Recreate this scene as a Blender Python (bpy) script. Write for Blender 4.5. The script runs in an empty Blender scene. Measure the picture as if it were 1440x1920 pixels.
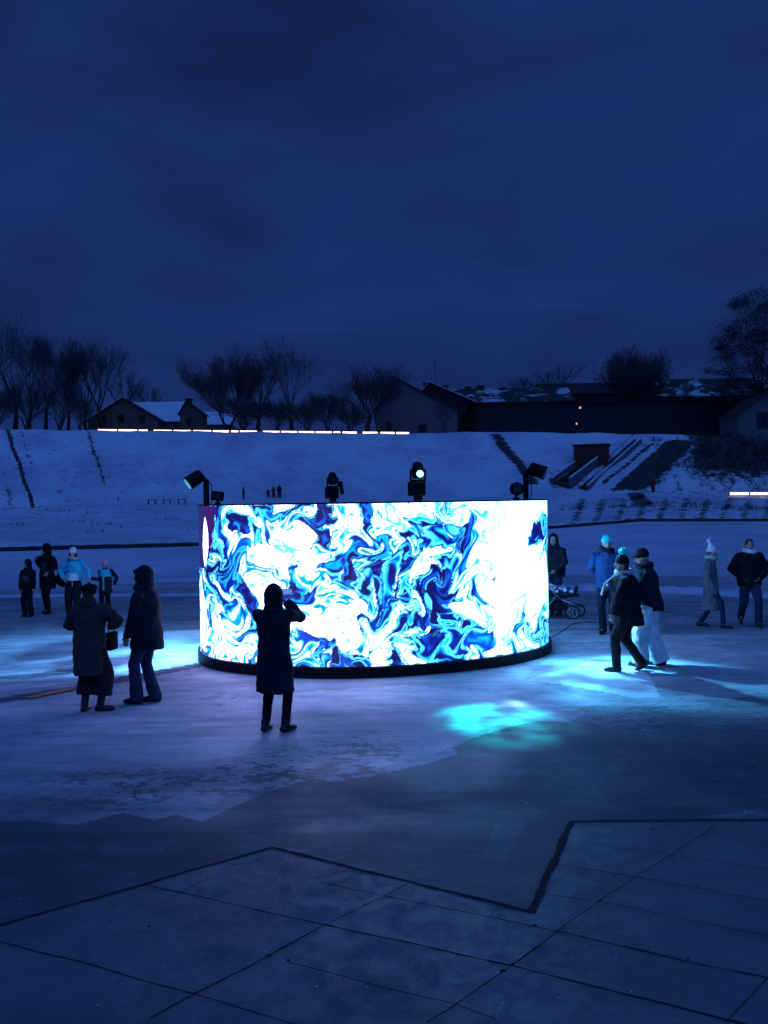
import bpy, bmesh, math, random
import numpy as np
from mathutils import Vector, Matrix, noise, Euler
R = math.radians
random.seed(7)
scene = bpy.context.scene
C = scene.collection
# ------------------------------------------------------------------ camera
F = 1600.0; EYE = 2.65
CM = Matrix.Rotation(R(90 - 0.716), 3, 'X') @ Matrix.Rotation(R(-0.9), 3, 'Z')
CMI = CM.transposed()
def ray(px, py): return CM @ Vector(((px - 720) / F, -(py - 960) / F, -1))
def G(px, py, z=0.0):
    d = ray(px, py); t = (z - EYE) / d.z; return Vector((0, 0, EYE)) + d * t
def PD(px, py, Y):
    d = ray(px, py); return Vector((0, 0, EYE)) + d * (Y / d.y)
def PR(px, py, r):
    d = ray(px, py); return Vector((0, 0, EYE)) + d * (r / math.hypot(d.x, d.y))
def proj(v):
    q = CMI @ (v - Vector((0, 0, EYE)))
    if q.z > -.01: return (-9999, -9999)
    return (720 + F * q.x / -q.z, 960 - F * q.y / -q.z)
cam = bpy.data.cameras.new('camera'); cam.sensor_fit = 'VERTICAL'; cam.sensor_height = 36; cam.sensor_width = 27
cam.lens = 36 * F / 1920; cam.clip_end = 5000; cam.clip_start = .05
co = bpy.data.objects.new('camera', cam); C.objects.link(co)
co.matrix_world = Matrix.Translation((0, 0, EYE)) @ CM.to_4x4(); scene.camera = co
scene.view_settings.view_transform = 'Standard'; scene.view_settings.look = 'None'
scene.view_settings.exposure = 0; scene.view_settings.gamma = 1
# ------------------------------------------------------------------ materials
def new_mat(name):
    m = bpy.data.materials.new(name); m.use_nodes = True; nt = m.node_tree
    return m, nt, nt.nodes['Principled BSDF']
def mat(name, col, rough=.8, metal=0, var=.25, scale=6, bump=.0, bscale=30, spec=.3, emit=None, estr=0):
    m, nt, b = new_mat(name); N = nt.nodes; L = nt.links
    tc = N.new('ShaderNodeTexCoord'); nz = N.new('ShaderNodeTexNoise'); nz.inputs['Scale'].default_value = scale
    nz.inputs['Detail'].default_value = 5; L.new(tc.outputs['Object'], nz.inputs['Vector'])
    rp = N.new('ShaderNodeValToRGB'); L.new(nz.outputs['Fac'], rp.inputs['Fac'])
    rp.color_ramp.elements[0].position = .3; rp.color_ramp.elements[1].position = .7
    rp.color_ramp.elements[0].color = [c * (1 - var) for c in col] + [1]
    rp.color_ramp.elements[1].color = [min(1, c * (1 + var)) for c in col] + [1]
    L.new(rp.outputs['Color'], b.inputs['Base Color'])
    b.inputs['Roughness'].default_value = rough; b.inputs['Metallic'].default_value = metal
    b.inputs['Specular IOR Level'].default_value = spec
    if bump:
        n2 = N.new('ShaderNodeTexNoise'); n2.inputs['Scale'].default_value = bscale; n2.inputs['Detail'].default_value = 4
        L.new(tc.outputs['Object'], n2.inputs['Vector'])
        bp = N.new('ShaderNodeBump'); bp.inputs['Strength'].default_value = bump; bp.inputs['Distance'].default_value = .02
        L.new(n2.outputs['Fac'], bp.inputs['Height']); L.new(bp.outputs['Normal'], b.inputs['Normal'])
    if emit:
        b.inputs['Emission Color'].default_value = (*emit, 1); b.inputs['Emission Strength'].default_value = estr
    return m
def ground_mat(name, c1, c2, c3, s1=.35, s2=2.5, lo=.42, hi=.6, rough=(.45, .8), bump=.25, stretch=(1, 1, 1), attr=None, fine=.5, spec=.35, bd=.01):
    # c1/c2 blend by large patches, c3 = small flecks; optional vertex mask 'wear' towards wearc
    m, nt, b = new_mat(name); N = nt.nodes; L = nt.links
    tc = N.new('ShaderNodeTexCoord'); mp = N.new('ShaderNodeMapping'); mp.inputs['Scale'].default_value = stretch
    L.new(tc.outputs['Object'], mp.inputs['Vector'])
    def nz(s, d=6, r=.6, dist=0):
        n = N.new('ShaderNodeTexNoise'); n.inputs['Scale'].default_value = s; n.inputs['Detail'].default_value = d
        n.inputs['Roughness'].default_value = r; n.inputs['Distortion'].default_value = dist
        L.new(mp.outputs['Vector'], n.inputs['Vector']); return n.outputs['Fac']
    def ramp(x, a, b_, ca=(0, 0, 0, 1), cb=(1, 1, 1, 1)):
        r = N.new('ShaderNodeValToRGB'); L.new(x, r.inputs['Fac'])
        r.color_ramp.elements[0].position = a; r.color_ramp.elements[1].position = b_
        r.color_ramp.elements[0].color = ca; r.color_ramp.elements[1].color = cb; return r.outputs['Color']
    def mix(f, a, b_, mode='MIX'):
        x = N.new('ShaderNodeMix'); x.data_type = 'RGBA'; x.blend_type = mode
        for sck, v in ((x.inputs[0], f), (x.inputs[6], a), (x.inputs[7], b_)):
            if hasattr(v, 'links'): L.new(v, sck)
            else: sck.default_value = v if isinstance(v, float) else (*v, 1)
        return x.outputs[2]
    big = ramp(nz(s1, 8, .65, .4), lo, hi); mid = ramp(nz(s2, 8, .7, .8), .45, .62)
    col = mix(big, c1, c2)
    fl = ramp(nz(s2 * 3.1, 4, .6), .62, .68)
    m2 = N.new('ShaderNodeMath'); m2.operation = 'MULTIPLY'; m2.inputs[1].default_value = fine; L.new(fl, m2.inputs[0])
    col = mix(m2.outputs[0], col, c3)
    m3 = N.new('ShaderNodeMath'); m3.operation = 'MULTIPLY'; m3.inputs[1].default_value = .35; L.new(mid, m3.inputs[0])
    col = mix(m3.outputs[0], col, c1)
    # speckle grain
    gr = ramp(nz(60, 3, .7), .3, .7, (.82, .82, .82, 1), (1.08, 1.08, 1.08, 1)); col = mix(1.0, col, gr, 'MULTIPLY')
    if attr:
        at = N.new('ShaderNodeAttribute'); at.attribute_name = 'wear'
        nb = nz(attr[1], 7, .75, .3)
        s = N.new('ShaderNodeMath'); s.operation = 'ADD'; L.new(at.outputs['Fac'], s.inputs[0]); L.new(nb, s.inputs[1])
        rr = ramp(s.outputs[0], .72, .86); col = mix(rr, col, attr[0])
    L.new(col, b.inputs['Base Color'])
    rg = N.new('ShaderNodeMapRange'); L.new(mid, rg.inputs['Value']); rg.inputs['To Min'].default_value = rough[0]; rg.inputs['To Max'].default_value = rough[1]
    L.new(rg.outputs[0], b.inputs['Roughness']); b.inputs['Specular IOR Level'].default_value = spec
    bp = N.new('ShaderNodeBump'); bp.inputs['Strength'].default_value = bump; bp.inputs['Distance'].default_value = .03
    bp.inputs['Distance'].default_value = bd; L.new(nz(9, 8, .7), bp.inputs['Height']); L.new(bp.outputs['Normal'], b.inputs['Normal'])
    return m
M = {}
M['black'] = mat('black_cloth', (.006, .006, .009), .85, bump=.3, bscale=25)
M['navy'] = mat('navy_cloth', (.007, .011, .022), .8, bump=.3, bscale=25)
M['olive'] = mat('olive_cloth', (.05, .042, .036), .85, bump=.35, bscale=18)
M['brown'] = mat('brown_cloth', (.03, .018, .016), .9, bump=.3, bscale=25)
M['denim'] = mat('denim', (.018, .035, .08), .85, bump=.25, bscale=60)
M['paledenim'] = mat('pale_denim', (.68, .74, .76), .8, bump=.3, bscale=20)
M['grey'] = mat('grey_wool', (.16, .16, .18), .9, bump=.3, bscale=40)
M['blue'] = mat('blue_cloth', (.012, .07, .2), .7, bump=.3, bscale=25)
M['cyan'] = mat('cyan_cloth', (.03, .5, .68), .7, bump=.2, bscale=25)
M['teal'] = mat('teal_knit', (.02, .75, .65), .8, bump=.3, bscale=80)
M['white'] = mat('white_knit', (.75, .78, .8), .8, bump=.3, bscale=80)
M['pink'] = mat('pink_knit', (.75, .3, .42), .8, bump=.3, bscale=80)
M['cream'] = mat('cream_knit', (.5, .48, .42), .85, bump=.4, bscale=60)
M['skin'] = mat('skin', (.55, .33, .25), .55, var=.08, scale=12)
M['hair'] = mat('hair', (.1, .055, .035), .6, bump=.5, bscale=90)
M['shoe'] = mat('dark_leather', (.012, .012, .014), .45, spec=.5)
M['eye'] = mat('eye_dark', (.02, .015, .012), .3)
M['lip'] = mat('lip', (.35, .12, .1), .5)
M['panelgrey'] = mat('reflective_grey_panel', (.07, .07, .075), .6)
M['rig'] = mat('black_metal', (.006, .006, .009), .6, spec=.2)
M['rubber'] = mat('rubber', (.015, .015, .015), .7)
M['alu'] = mat('aluminium', (.35, .36, .38), .4, metal=.8)
M['phone'] = mat('phone_glass', (.02, .02, .02), .15, spec=.6)
M['lens'] = mat('lamp_lens_lit', (.6, .9, .9), .3, emit=(.3, 1, .95), estr=3)
M['lensdim'] = mat('lamp_lens_glow', (.6, .8, .9), .3, emit=(.12, .6, .8), estr=.55)
M['lensoff'] = mat('lamp_lens_off', (.03, .04, .06), .15, spec=.6)
M['tube'] = mat('warm_light_tube', (1, .9, .8), .4, emit=(1, .62, .38), estr=3.4)
M['bark'] = mat('bark', (.05, .045, .045), .95, bump=.4, bscale=14)
M['twig'] = mat('twigs', (.075, .065, .065), .95)
M['needle'] = mat('evergreen_leaves', (.018, .026, .02), .8, var=.5)
M['shrub'] = mat('dry_shrub', (.05, .045, .04), .95, var=.4)
M['wall'] = mat('pale_rendered_wall', (.18, .125, .13), .9, bump=.2, bscale=3)
M['wallbrown'] = mat('brown_rendered_wall', (.17, .1, .075), .9, bump=.2, bscale=3)
M['walldark'] = mat('dark_rendered_wall', (.028, .022, .026), .9, bump=.2, bscale=3)
M['brick'] = mat('red_brown_concrete', (.1, .04, .035), .9, var=.35, scale=2)
M['roofdark'] = mat('dark_roof_tiles', (.035, .022, .022), .85, var=.4, scale=1.2, bump=.3, bscale=4)
M['window'] = mat('dark_window_glass', (.01, .012, .018), .15, spec=.6)
M['litwin'] = mat('lit_window', (.8, .5, .3), .4, emit=(1, .5, .25), estr=.9)
M['wood'] = mat('dark_wood', (.03, .022, .02), .85)
M['concrete'] = ground_mat('concrete_dark', (.11, .11, .12), (.16, .16, .17), (.08, .08, .09), bump=.2)
# ------------------------------------------------------------------ object helpers
def obj(name, bm, m, parent=None, smooth=False):
    me = bpy.data.meshes.new(name)
    if isinstance(bm, bmesh.types.BMesh): bm.to_mesh(me); bm.free()
    else: me.from_pydata(*bm); me.update()
    if smooth:
        for p in me.polygons: p.use_smooth = True
    o = bpy.data.objects.new(name, me); C.objects.link(o)
    for mm in (m if isinstance(m, (list, tuple)) else [m]): me.materials.append(mm)
    if parent: o.parent = parent
    return o
def tag(o, label, cat, group=None):
    o['label'] = label; o['category'] = cat
    if group: o['group'] = group
    return o
def thing(name, label, cat, loc=(0, 0, 0), rz=0, group=None):
    o = bpy.data.objects.new(name, None); C.objects.link(o); o.location = loc; o.rotation_euler = (0, 0, rz)
    o.empty_display_size = .2
    return tag(o, label, cat, group)
def struct(name, bm, m, kind='structure', smooth=False):
    o = obj(name, bm, m, None, smooth); o['kind'] = kind; return o
def box(bm, c, s, rot=None):
    mt = Matrix.Translation(c) @ (rot.to_4x4() if rot else Matrix.Identity(4)) @ Matrix.Diagonal((*s, 1))
    return bmesh.ops.create_cube(bm, size=1, matrix=mt)
def bbox(bm, c, s, rot=None, bev=.01):
    r = box(bm, c, s, rot); es = list({e for v in r['verts'] for e in v.link_edges})
    bmesh.ops.bevel(bm, geom=es, offset=bev, segments=2, affect='EDGES', profile=.7)
def frame(d):
    d = d.normalized(); a = Vector((0, 0, 1)) if abs(d.z) < .9 else Vector((0, 1, 0))
    u = d.cross(a).normalized(); return u, d.cross(u).normalized()
def tube(bm, pts, rad, n=10, cap=True, up=None):
    """tapered tube through pts; rad = list of r or (a,b)"""
    pts = [Vector(p) for p in pts]; rings = []
    if not isinstance(rad, (list, tuple)): rad = [rad] * len(pts)
    pu = None
    for i, p in enumerate(pts):
        d = (pts[min(i + 1, len(pts) - 1)] - pts[max(i - 1, 0)])
        if d.length < 1e-6: d = Vector((0, 0, 1))
        d.normalize()
        if pu is None: u, v = frame(d)
        else:
            u = (pu - d * pu.dot(d)).normalized(); v = d.cross(u)
        pu = u; r = rad[i]; a, b = r if isinstance(r, (tuple, list)) else (r, r)
        rings.append([bm.verts.new(p + u * (a * math.cos(t * 2 * math.pi / n)) + v * (b * math.sin(t * 2 * math.pi / n))) for t in range(n)])
    for r0, r1 in zip(rings, rings[1:]):
        for t in range(n): bm.faces.new((r0[t], r0[(t + 1) % n], r1[(t + 1) % n], r1[t]))
    if cap: bm.faces.new(rings[0][::-1]); bm.faces.new(rings[-1])
def rings(bm, data, n=18, yaw=0):
    """horizontal-ish ellipse rings: (cx,cy,z,a,b)"""
    rs = []
    for cx, cy, z, a, b in data:
        rs.append([bm.verts.new((cx + a * math.cos(t * 2 * math.pi / n), cy + b * math.sin(t * 2 * math.pi / n), z)) for t in range(n)])
    for r0, r1 in zip(rs, rs[1:]):
        for t in range(n): bm.faces.new((r0[t], r0[(t + 1) % n], r1[(t + 1) % n], r1[t]))
    bm.faces.new(rs[0][::-1]); bm.faces.new(rs[-1])
def ell(bm, c, s, rot=None, seg=16):
    mt = Matrix.Translation(c) @ (rot.to_4x4() if rot else Matrix.Identity(4)) @ Matrix.Diagonal((*s, 1))
    bmesh.ops.create_uvsphere(bm, u_segments=seg, v_segments=seg // 2 + 2, radius=1, matrix=mt)
def fuse(name, bm, m, parent, vox=.012, it=3, wr=0, ws=7, zstretch=1.0):
    """union of closed shells -> one continuous surface, optionally wrinkled"""
    me = bpy.data.meshes.new('tmp'); bm.to_mesh(me); bm.free()
    o = bpy.data.objects.new('tmp', me); C.objects.link(o)
    md = o.modifiers.new('r', 'REMESH'); md.mode = 'VOXEL'; md.voxel_size = vox
    if it: sm = o.modifiers.new('s', 'SMOOTH'); sm.iterations = it; sm.factor = .5
    dg = bpy.context.evaluated_depsgraph_get(); ev = o.evaluated_get(dg)
    nm = bpy.data.meshes.new_from_object(ev); C.objects.unlink(o); bpy.data.objects.remove(o); bpy.data.meshes.remove(me)
    if wr:
        sd = random.uniform(0, 50)
        no = [v.normal.copy() for v in nm.vertices]
        for v, nn in zip(nm.vertices, no):
            q = Vector((v.co.x * ws, v.co.y * ws, v.co.z * ws * zstretch + sd))
            v.co += nn * (wr * (noise.noise(q) + .5 * noise.noise(q * 2.3) ))
    nm.name = name; nm.materials.clear(); nm.materials.append(m)
    for p in nm.polygons: p.use_smooth = True
    ob = bpy.data.objects.new(name, nm); C.objects.link(ob)
    if parent: ob.parent = parent
    return ob
def ik(a, t, l1, l2, pole):
    d = t - a; L = d.length
    if L > (l1 + l2) * .999: t = a + d * ((l1 + l2) * .999 / L); d = t - a; L = d.length
    x = (l1 * l1 - l2 * l2 + L * L) / (2 * L); h = math.sqrt(max(0, l1 * l1 - x * x)); dn = d.normalized()
    p = pole - dn * pole.dot(dn); p.normalize()
    return a + dn * x + p * h, t
# ------------------------------------------------------------------ people
def hand(bm, w, d, side, s, curl=.6, palmn=None):
    """palm + four unequal bent fingers + thumb leaving the side of the palm"""
    d = d.normalized(); pn = palmn or Vector((-side, 0, 0)); pn = (pn - d * pn.dot(d)).normalized(); lat = d.cross(pn).normalized()
    pc = w + d * .045 * s; rot = Matrix((lat, d, pn)).transposed()
    ell(bm, pc, (.042 * s, .052 * s, .018 * s), rot, 12)
    for i, L in enumerate((.062, .072, .068, .054)):
        b = w + d * .08 * s + lat * (i - 1.5) * .021 * s
        p1 = b + d * L * .4 * s + pn * .01 * s * curl; p2 = p1 + (d * (1 - curl) + pn * curl).normalized() * L * .35 * s
        p3 = p2 + (d * (.4 - curl) + pn).normalized() * L * .3 * s
        tube(bm, (b - d * .02 * s, p1, p2, p3), [.0105 * s, .01 * s, .009 * s, .0075 * s], 6)
    tb = w + d * .025 * s - lat * .035 * s
    tube(bm, (tb, tb + (d * .6 - lat * .7 + pn * .3).normalized() * .035 * s, tb + (d * .9 - lat * .5 + pn * .6).normalized() * .06 * s), [.013 * s, .012 * s, .009 * s], 6)
def person(label, px, py, h, face, feet, hands, top, legs, shoes='shoe', lean=0., bend=(0, 0), poles=None, hipdrop=0., headyaw=0, headpitch=0,
           hem=.8, hemw=.24, hemd=.17, body=.2, bodyd=.135, sleeve=.062, legw=(.088, .066, .062), hood=None, hat=None, scarf=None, hair=False,
           group=None, wr=.012, loc=None, vox=.014, culotte=None, hands_on=True, extra=None, bag=None, curl=.55, faced=True, boots=False, gloves=False):
    s = h / 1.78; V = Vector
    root = thing('person', label, 'person', loc if loc is not None else G(px, py), R(face), group)
    hz = .93 * s - hipdrop * s
    def sp(z):  # spine offset at height z (unscaled)
        k = max(0, z - .93); return V((bend[0] * k, lean * k, 0)) * s
    def J(x, y, z): return V((x * s, y * s, z * s)) + sp(z) - V((0, 0, hipdrop * s))
    LG = []
    for sd, ft in zip((-1, 1), feet):
        fx, fy, fz, yaw = ft[:4]; tp = ft[4] if len(ft) > 4 else 0
        hip = V((sd * .085 * s, 0, hz)); fd = V((math.sin(R(yaw)), math.cos(R(yaw)), 0))
        ank = V((fx * s, fy * s, (fz + .085) * s)); kn, ank = ik(hip, ank, .43 * s, .44 * s, fd + V((0, .25, 0)))
        LG.append((hip, kn, ank, fd, tp))
    AR = []
    for i, (sd, hd) in enumerate(zip((-1, 1), hands)):
        sh = J(sd * .185, 0, 1.44); t = V(hd[:3]) * s
        pole = V((sd * .35, -1, -.3)) if not poles else V(poles[i])
        el, wr_ = ik(sh, t, .29 * s, .26 * s, pole); AR.append((sh, el, wr_, sd))
    hc = J(0, .03, 1.655); HR = Matrix.Rotation(R(headyaw), 3, 'Z') @ Matrix.Rotation(R(headpitch), 3, 'X')
    # body
    bm = bmesh.new()
    T = [(.93 - .1, .13, .10), (.93, .15, .11), (1.08, .125, .095), (1.25, .15, .105), (1.38, .165, .105), (1.45, .13, .085), (1.50, .07, .065)]
    rings(bm, [(*(J(0, 0, z).xy), J(0, 0, z).z, a * s, b * s) for z, a, b in T])
    tube(bm, (J(0, 0, 1.44), J(0, .01, 1.53), hc + V((0, -.01, -.03)) * s), [.07 * s, .058 * s, .055 * s])
    ell(bm, hc + HR @ V((0, -.005, .01)) * s, (.077 * s, .098 * s, .112 * s), HR)
    ell(bm, hc + HR @ V((0, .03, -.05)) * s, (.055 * s, .058 * s, .065 * s), HR)
    tube(bm, (hc + HR @ V((0, .085, .02)) * s, hc + HR @ V((0, .112, -.022)) * s, hc + HR @ V((0, .085, -.035)) * s), [.010 * s, .017 * s, .012 * s], 8)
    for e in (-1, 1): ell(bm, hc + HR @ V((e * .077, -.005, 0)) * s, (.012 * s, .02 * s, .032 * s), HR, 8)
    for hip, kn, ank, fd, tp in LG:
        tube(bm, (hip + V((0, 0, .03)), kn, ank), [.075 * s, .05 * s, .036 * s])
        tube(bm, (ank, ank + fd * .12 * s - V((0, 0, .04 * s))), [.034 * s, .028 * s])
    for i, (sh, el, wp, sd) in enumerate(AR):
        tube(bm, (sh, el, wp), [.048 * s, .038 * s, .026 * s])
        if hands_on: hand(bm, wp, (wp - el), sd, s, curl)
    fuse('body', bm, M['skin'], root, vox * .68, 1)
    if faced:
        for e in (-1, 1):
            bm = bmesh.new(); ell(bm, hc + HR @ V((e * .032, .0935, .012)) * s, (.013 * s, .007 * s, .008 * s), HR, 8); obj('eye', bm, M['eye'], root, True)
        bm = bmesh.new(); ell(bm, hc + HR @ V((0, .088, -.062)) * s, (.025 * s, .008 * s, .008 * s), HR, 8); obj('mouth', bm, M['lip'], root, True)
    # jacket / coat
    bm = bmesh.new()
    TT = [(hem, hemw, hemd), (hem + .12 * (1.3 - hem), hemw * .985, hemd * .99), (.5 * (hem + 1.15), .5 * (hemw + body), .5 * (hemd + bodyd)), (1.15, body * .98, bodyd), (1.3, body * 1.03, bodyd * 1.03),
          (1.41, body * 1.0, bodyd * .92), (1.47, body * .72, bodyd * .78), (1.53, .085, .085), (1.56, .075, .078)]
    rings(bm, [(*(J(0, -.005, z).xy), J(0, 0, z).z, a * s, b * s) for z, a, b in TT], 22)
    for sh, el, wp, sd in AR:
        m1 = sh.lerp(el, .5); m2 = el.lerp(wp, .5); q = sleeve * s
        tube(bm, (sh + V((-sd * .05, 0, .0)) * s, sh + V((0, 0, -.01)) * s, m1, el, m2, wp + (wp - el).normalized() * .01), [q * .95, q * 1.12, q * 1.08, q, q * .9, q * .72], 12)
    fuse('coat' if hem < .72 else 'jacket', bm, M[top], root, vox, 2, wr * 1.5 * s, 6 / s, .8)
    # trousers
    bm = bmesh.new()
    rings(bm, [(0, 0, hz + .13 * s, .155 * s, .11 * s), (0, 0, hz, .165 * s, .12 * s), (0, 0, hz - .09 * s, .15 * s, .11 * s)])
    for hip, kn, ank, fd, tp in LG:
        a, b, c = [x * s for x in legw]
        if culotte: e = kn.lerp(ank, culotte); P_ = (hip, hip.lerp(kn, .5), kn, kn.lerp(e, .6), e)
        else: e = ank + V((0, 0, -.035 * s)); P_ = (hip, hip.lerp(kn, .5), kn, kn.lerp(e, .5), e)
        tube(bm, P_, [a, a * .97, b, (b + c) / 2, c], 14)
    fuse('trousers', bm, M[legs], root, vox * .85, 3, .009 * s, 9 / s, 1)
    # shoes
    for hip, kn, ank, fd, tp in LG:
        bm = bmesh.new(); A = ank; dn = V((0, 0, -1))
        if tp: fdd = (fd * math.cos(R(tp)) + V((0, 0, -math.sin(R(tp))))); dn = -(V((0, 0, 1)) * math.cos(R(tp)) + fd * math.sin(R(tp)))
        else: fdd = fd
        base = A + dn * .085 * s
        pts = [base - fdd * .075 * s - dn * .035 * s, base - fdd * .05 * s - dn * .042 * s, base + fdd * .03 * s - dn * .046 * s, base + fdd * .11 * s - dn * .036 * s, base + fdd * .17 * s - dn * .028 * s, base + fdd * .2 * s - dn * .022 * s]
        tube(bm, pts, [.03 * s, .042 * s, .047 * s, .044 * s, .034 * s, .014 * s], 12)
        tube(bm, (A.lerp(kn, .6 if boots else .14), A, base - dn * .04 * s), [.058 * s, .053 * s, .048 * s], 12)
        for v in bm.verts: # flat sole
            dd = (v.co - base).dot(dn)
            if dd > 0: v.co -= dn * dd
        fuse('shoe', bm, M[shoes], root, vox * .7, 1)
    # head wear
    if hood:
        bm = bmesh.new(); sc = hood[1] if len(hood) > 1 else 1
        ell(bm, hc + HR @ V((0, -.035, .02)) * s, (.112 * s * sc, .112 * s * sc, .142 * s * sc), HR)
        ell(bm, hc + HR @ V((0, -.045, -.06)) * s, (.112 * s * sc, .1 * s * sc, .12 * s), HR)
        tube(bm, (hc + V((0, -.035, -.08)) * s, J(0, -.02, 1.46)), [(.105 * s, .1 * s), (.15 * s, .115 * s)], 14)
        if len(hood) > 2: tube(bm, (hc + HR @ V((0, .02, .09)) * s, hc + HR @ V((0, .105, .085)) * s), [(.1 * s, .06 * s), (.075 * s, .03 * s)], 12)
        fuse('hood', bm, M[hood[0]], root, vox * .8, 2, .006 * s, 12)
    if hair:
        bm = bmesh.new(); ell(bm, hc + HR @ V((0, -.02, .03)) * s, (.088 * s, .1 * s, .108 * s), HR)
        ell(bm, hc + HR @ V((0, -.05, -.03)) * s, (.08 * s, .06 * s, .09 * s), HR)
        if hair == 'long':
            for e in (-1, 1): tube(bm, (hc + HR @ V((e * .07, 0, .0)) * s, hc + HR @ V((e * .085, .02, -.12)) * s, hc + HR @ V((e * .08, .07, -.27)) * s), [.03 * s, .04 * s, .02 * s], 8)
        fuse('hair', bm, M['hair'], root, vox * .7, 1, .006 * s, 20)
    if hat:
        bm = bmesh.new(); k = hat[1]
        if k == 'beret':
            ell(bm, hc + HR @ V((0, -.02, .075)) * s, (.118 * s, .12 * s, .062 * s), HR); tube(bm, (hc + HR @ V((0, -.02, .1)) * s, hc + HR @ V((0, -.02, .155)) * s), [.05 * s, .012 * s], 8)
            tube(bm, (hc + HR @ V((0, -.015, .0)) * s, hc + HR @ V((0, -.015, .08)) * s), [.098 * s, .105 * s], 14)
        else:
            ell(bm, hc + HR @ V((0, -.012, .062)) * s, (.092 * s, .108 * s, .1 * s), HR)
            tube(bm, (hc + HR @ V((0, -.012, .02)) * s, hc + HR @ V((0, -.012, .075)) * s), [(.094 * s, .11 * s), (.094 * s, .11 * s)], 16)
            if k == 'peak': tube(bm, (hc + HR @ V((0, -.02, .1)) * s, hc + HR @ V((-.03, -.06, .24)) * s), [.085 * s, .03 * s], 10)
        ht = fuse('hat', bm, M[hat[0]], root, vox * .7, 2, .004 * s, 20)
        if len(hat) > 2:
            bm = bmesh.new(); off = V((-.03, -.07, .27)) if k == 'peak' else V((0, -.03, .19))
            ell(bm, hc + HR @ off * s, (hat[3] * s,) * 3)
            pp = fuse('pompom', bm, M[hat[2]], root, .012, 0, .02, 40)
            pp.parent = ht
    if scarf:
        bm = bmesh.new(); N = 16
        P_ = [J(0, .01, 1.545) + V((.105 * math.cos(i * 2 * math.pi / N), .105 * math.sin(i * 2 * math.pi / N), .02 * math.sin(i * 2 * math.pi / N + 2))) * s for i in range(N + 1)]
        tube(bm, P_, [.042 * s] * (N + 1), 10)
        if len(scarf) > 1:
            for pth in scarf[1]: tube(bm, [J(*q) for q in pth], [(.04 * s, .02 * s)] * (len(pth) - 1) + [(.055 * s, .02 * s)], 10)
        fuse('scarf', bm, M[scarf[0]], root, vox * .8, 1, .008 * s, 18)
    if gloves:
        for sh, el, wp, sd in AR:
            bm = bmesh.new(); d = (wp - el).normalized(); ell(bm, wp + d * .05 * s, (.04 * s,) * 3); tube(bm, (wp - d * .01 * s, wp + d * .1 * s, wp + d * .15 * s + V((0, 0, -.01))), [.04 * s, .04 * s, .022 * s], 10)
            fuse('glove', bm, M[gloves], root, vox * .8, 1)
    if extra: extra(root, s, J, AR, hc, HR, LG)
    return root, AR, hc, s
V = Vector
stand = ((-.1, 0, 0, -8), (.1, .03, 0, 10))
down = ((-.27, .05, .86), (.27, .05, .86))
def seg(name, m, parent, parts, vox=.01):
    bm = bmesh.new()
    for p in parts: tube(bm, *p)
    return obj(name, bm, m, parent, True)
# 1 coat woman (back view)
def ex_coat(root, s, J, AR, hc, HR, LG):
    bm = bmesh.new(); rings(bm, [(*J(0, -.03, z).xy, J(0, 0, z).z, a * s, b * s) for z, a, b in ((1.44, .12, .1), (1.5, .135, .12), (1.56, .115, .11), (1.6, .09, .09))])
    fuse('collar', bm, M['olive'], root, .012, 2, .01, 12)
person('person in a long olive coat and dark peaked beret, seen from behind at left', 171, 1334, 1.64, -14,
       ((-.09, -.02, 0, -8), (.12, .04, 0, 62)), ((-.16, .2, 1.1), (.22, .24, 1.18)), 'olive', 'brown', 'shoe', hem=.53, hemw=.245, hemd=.2, body=.235, bodyd=.17,
       sleeve=.085, legw=(.13, .13, .135), culotte=.66, boots=True, hat=('black', 'beret'), hair=True, poles=((-1, -.3, -.4), (1.2, -.2, -.3)), wr=.02, extra=ex_coat, vox=.013)
cw = G(171, 1334)
# bag held by coat woman
t = thing('handbag', 'black handbag hanging in front of the person in the olive coat', 'bag', cw + V((.2, .24, .87)), R(-14))
bm = bmesh.new(); bbox(bm, (0, 0, 0), (.09, .2, .24), None, .03); obj('bag_body', bm, M['black'], t, True)
seg('strap', M['black'], t, [(((0, -.08, .11), (0, -.05, .22), (0, .03, .25), (0, .08, .11)), .008, 6)])
# 2 hooded man facing left
person('person in a knee length dark hooded parka and jeans, facing left beside the olive coat', 277, 1318, 1.8, 78,
       ((-.08, .11, 0, 0), (.08, -.08, 0, -6)), ((-.25, .16, .84), (.25, .0, .86)), 'navy', 'denim', hem=.72, hemw=.2, hemd=.225, body=.2, bodyd=.185, sleeve=.075,
       legw=(.095, .075, .09), hood=('navy', 1.12, 1), scarf=('navy',), headyaw=6, wr=.012, lean=.02, vox=.013)
# 3 woman photographing
def ex_photo(root, s, J, AR, hc, HR, LG):
    bm = bmesh.new(); bbox(bm, J(0, -.19, 1.3), (.05, .01, .035), None, .004); obj('back_patch', bm, M['panelgrey'], root)
pr, AR, hc, s = person('person in a long dark hooded coat photographing the bright screen', 517, 1371, 1.68, -4,
       ((-.13, 0, 0, 12), (.125, -.03, 0, 34)), ((-.03, .27, 1.52), (.115, .24, 1.56)), 'navy', 'black', hem=.49, hemw=.235, hemd=.185, body=.205, bodyd=.15, sleeve=.078,
       legw=(.086, .068, .052), hood=('navy', 1.08), poles=((-.9, .1, -1.1), (1, .1, -1.1)), wr=.013, curl=.8, vox=.013, extra=None)
t = thing('smartphone', 'smartphone held up by the person photographing the screen', 'phone', pr.location + pr.rotation_euler.to_matrix() @ V((.10, .34, 1.585)), R(-4))
bm = bmesh.new(); bbox(bm, (0, 0, .0), (.13, .009, .07), None, .003); obj('case', bm, M['phone'], t)
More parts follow.
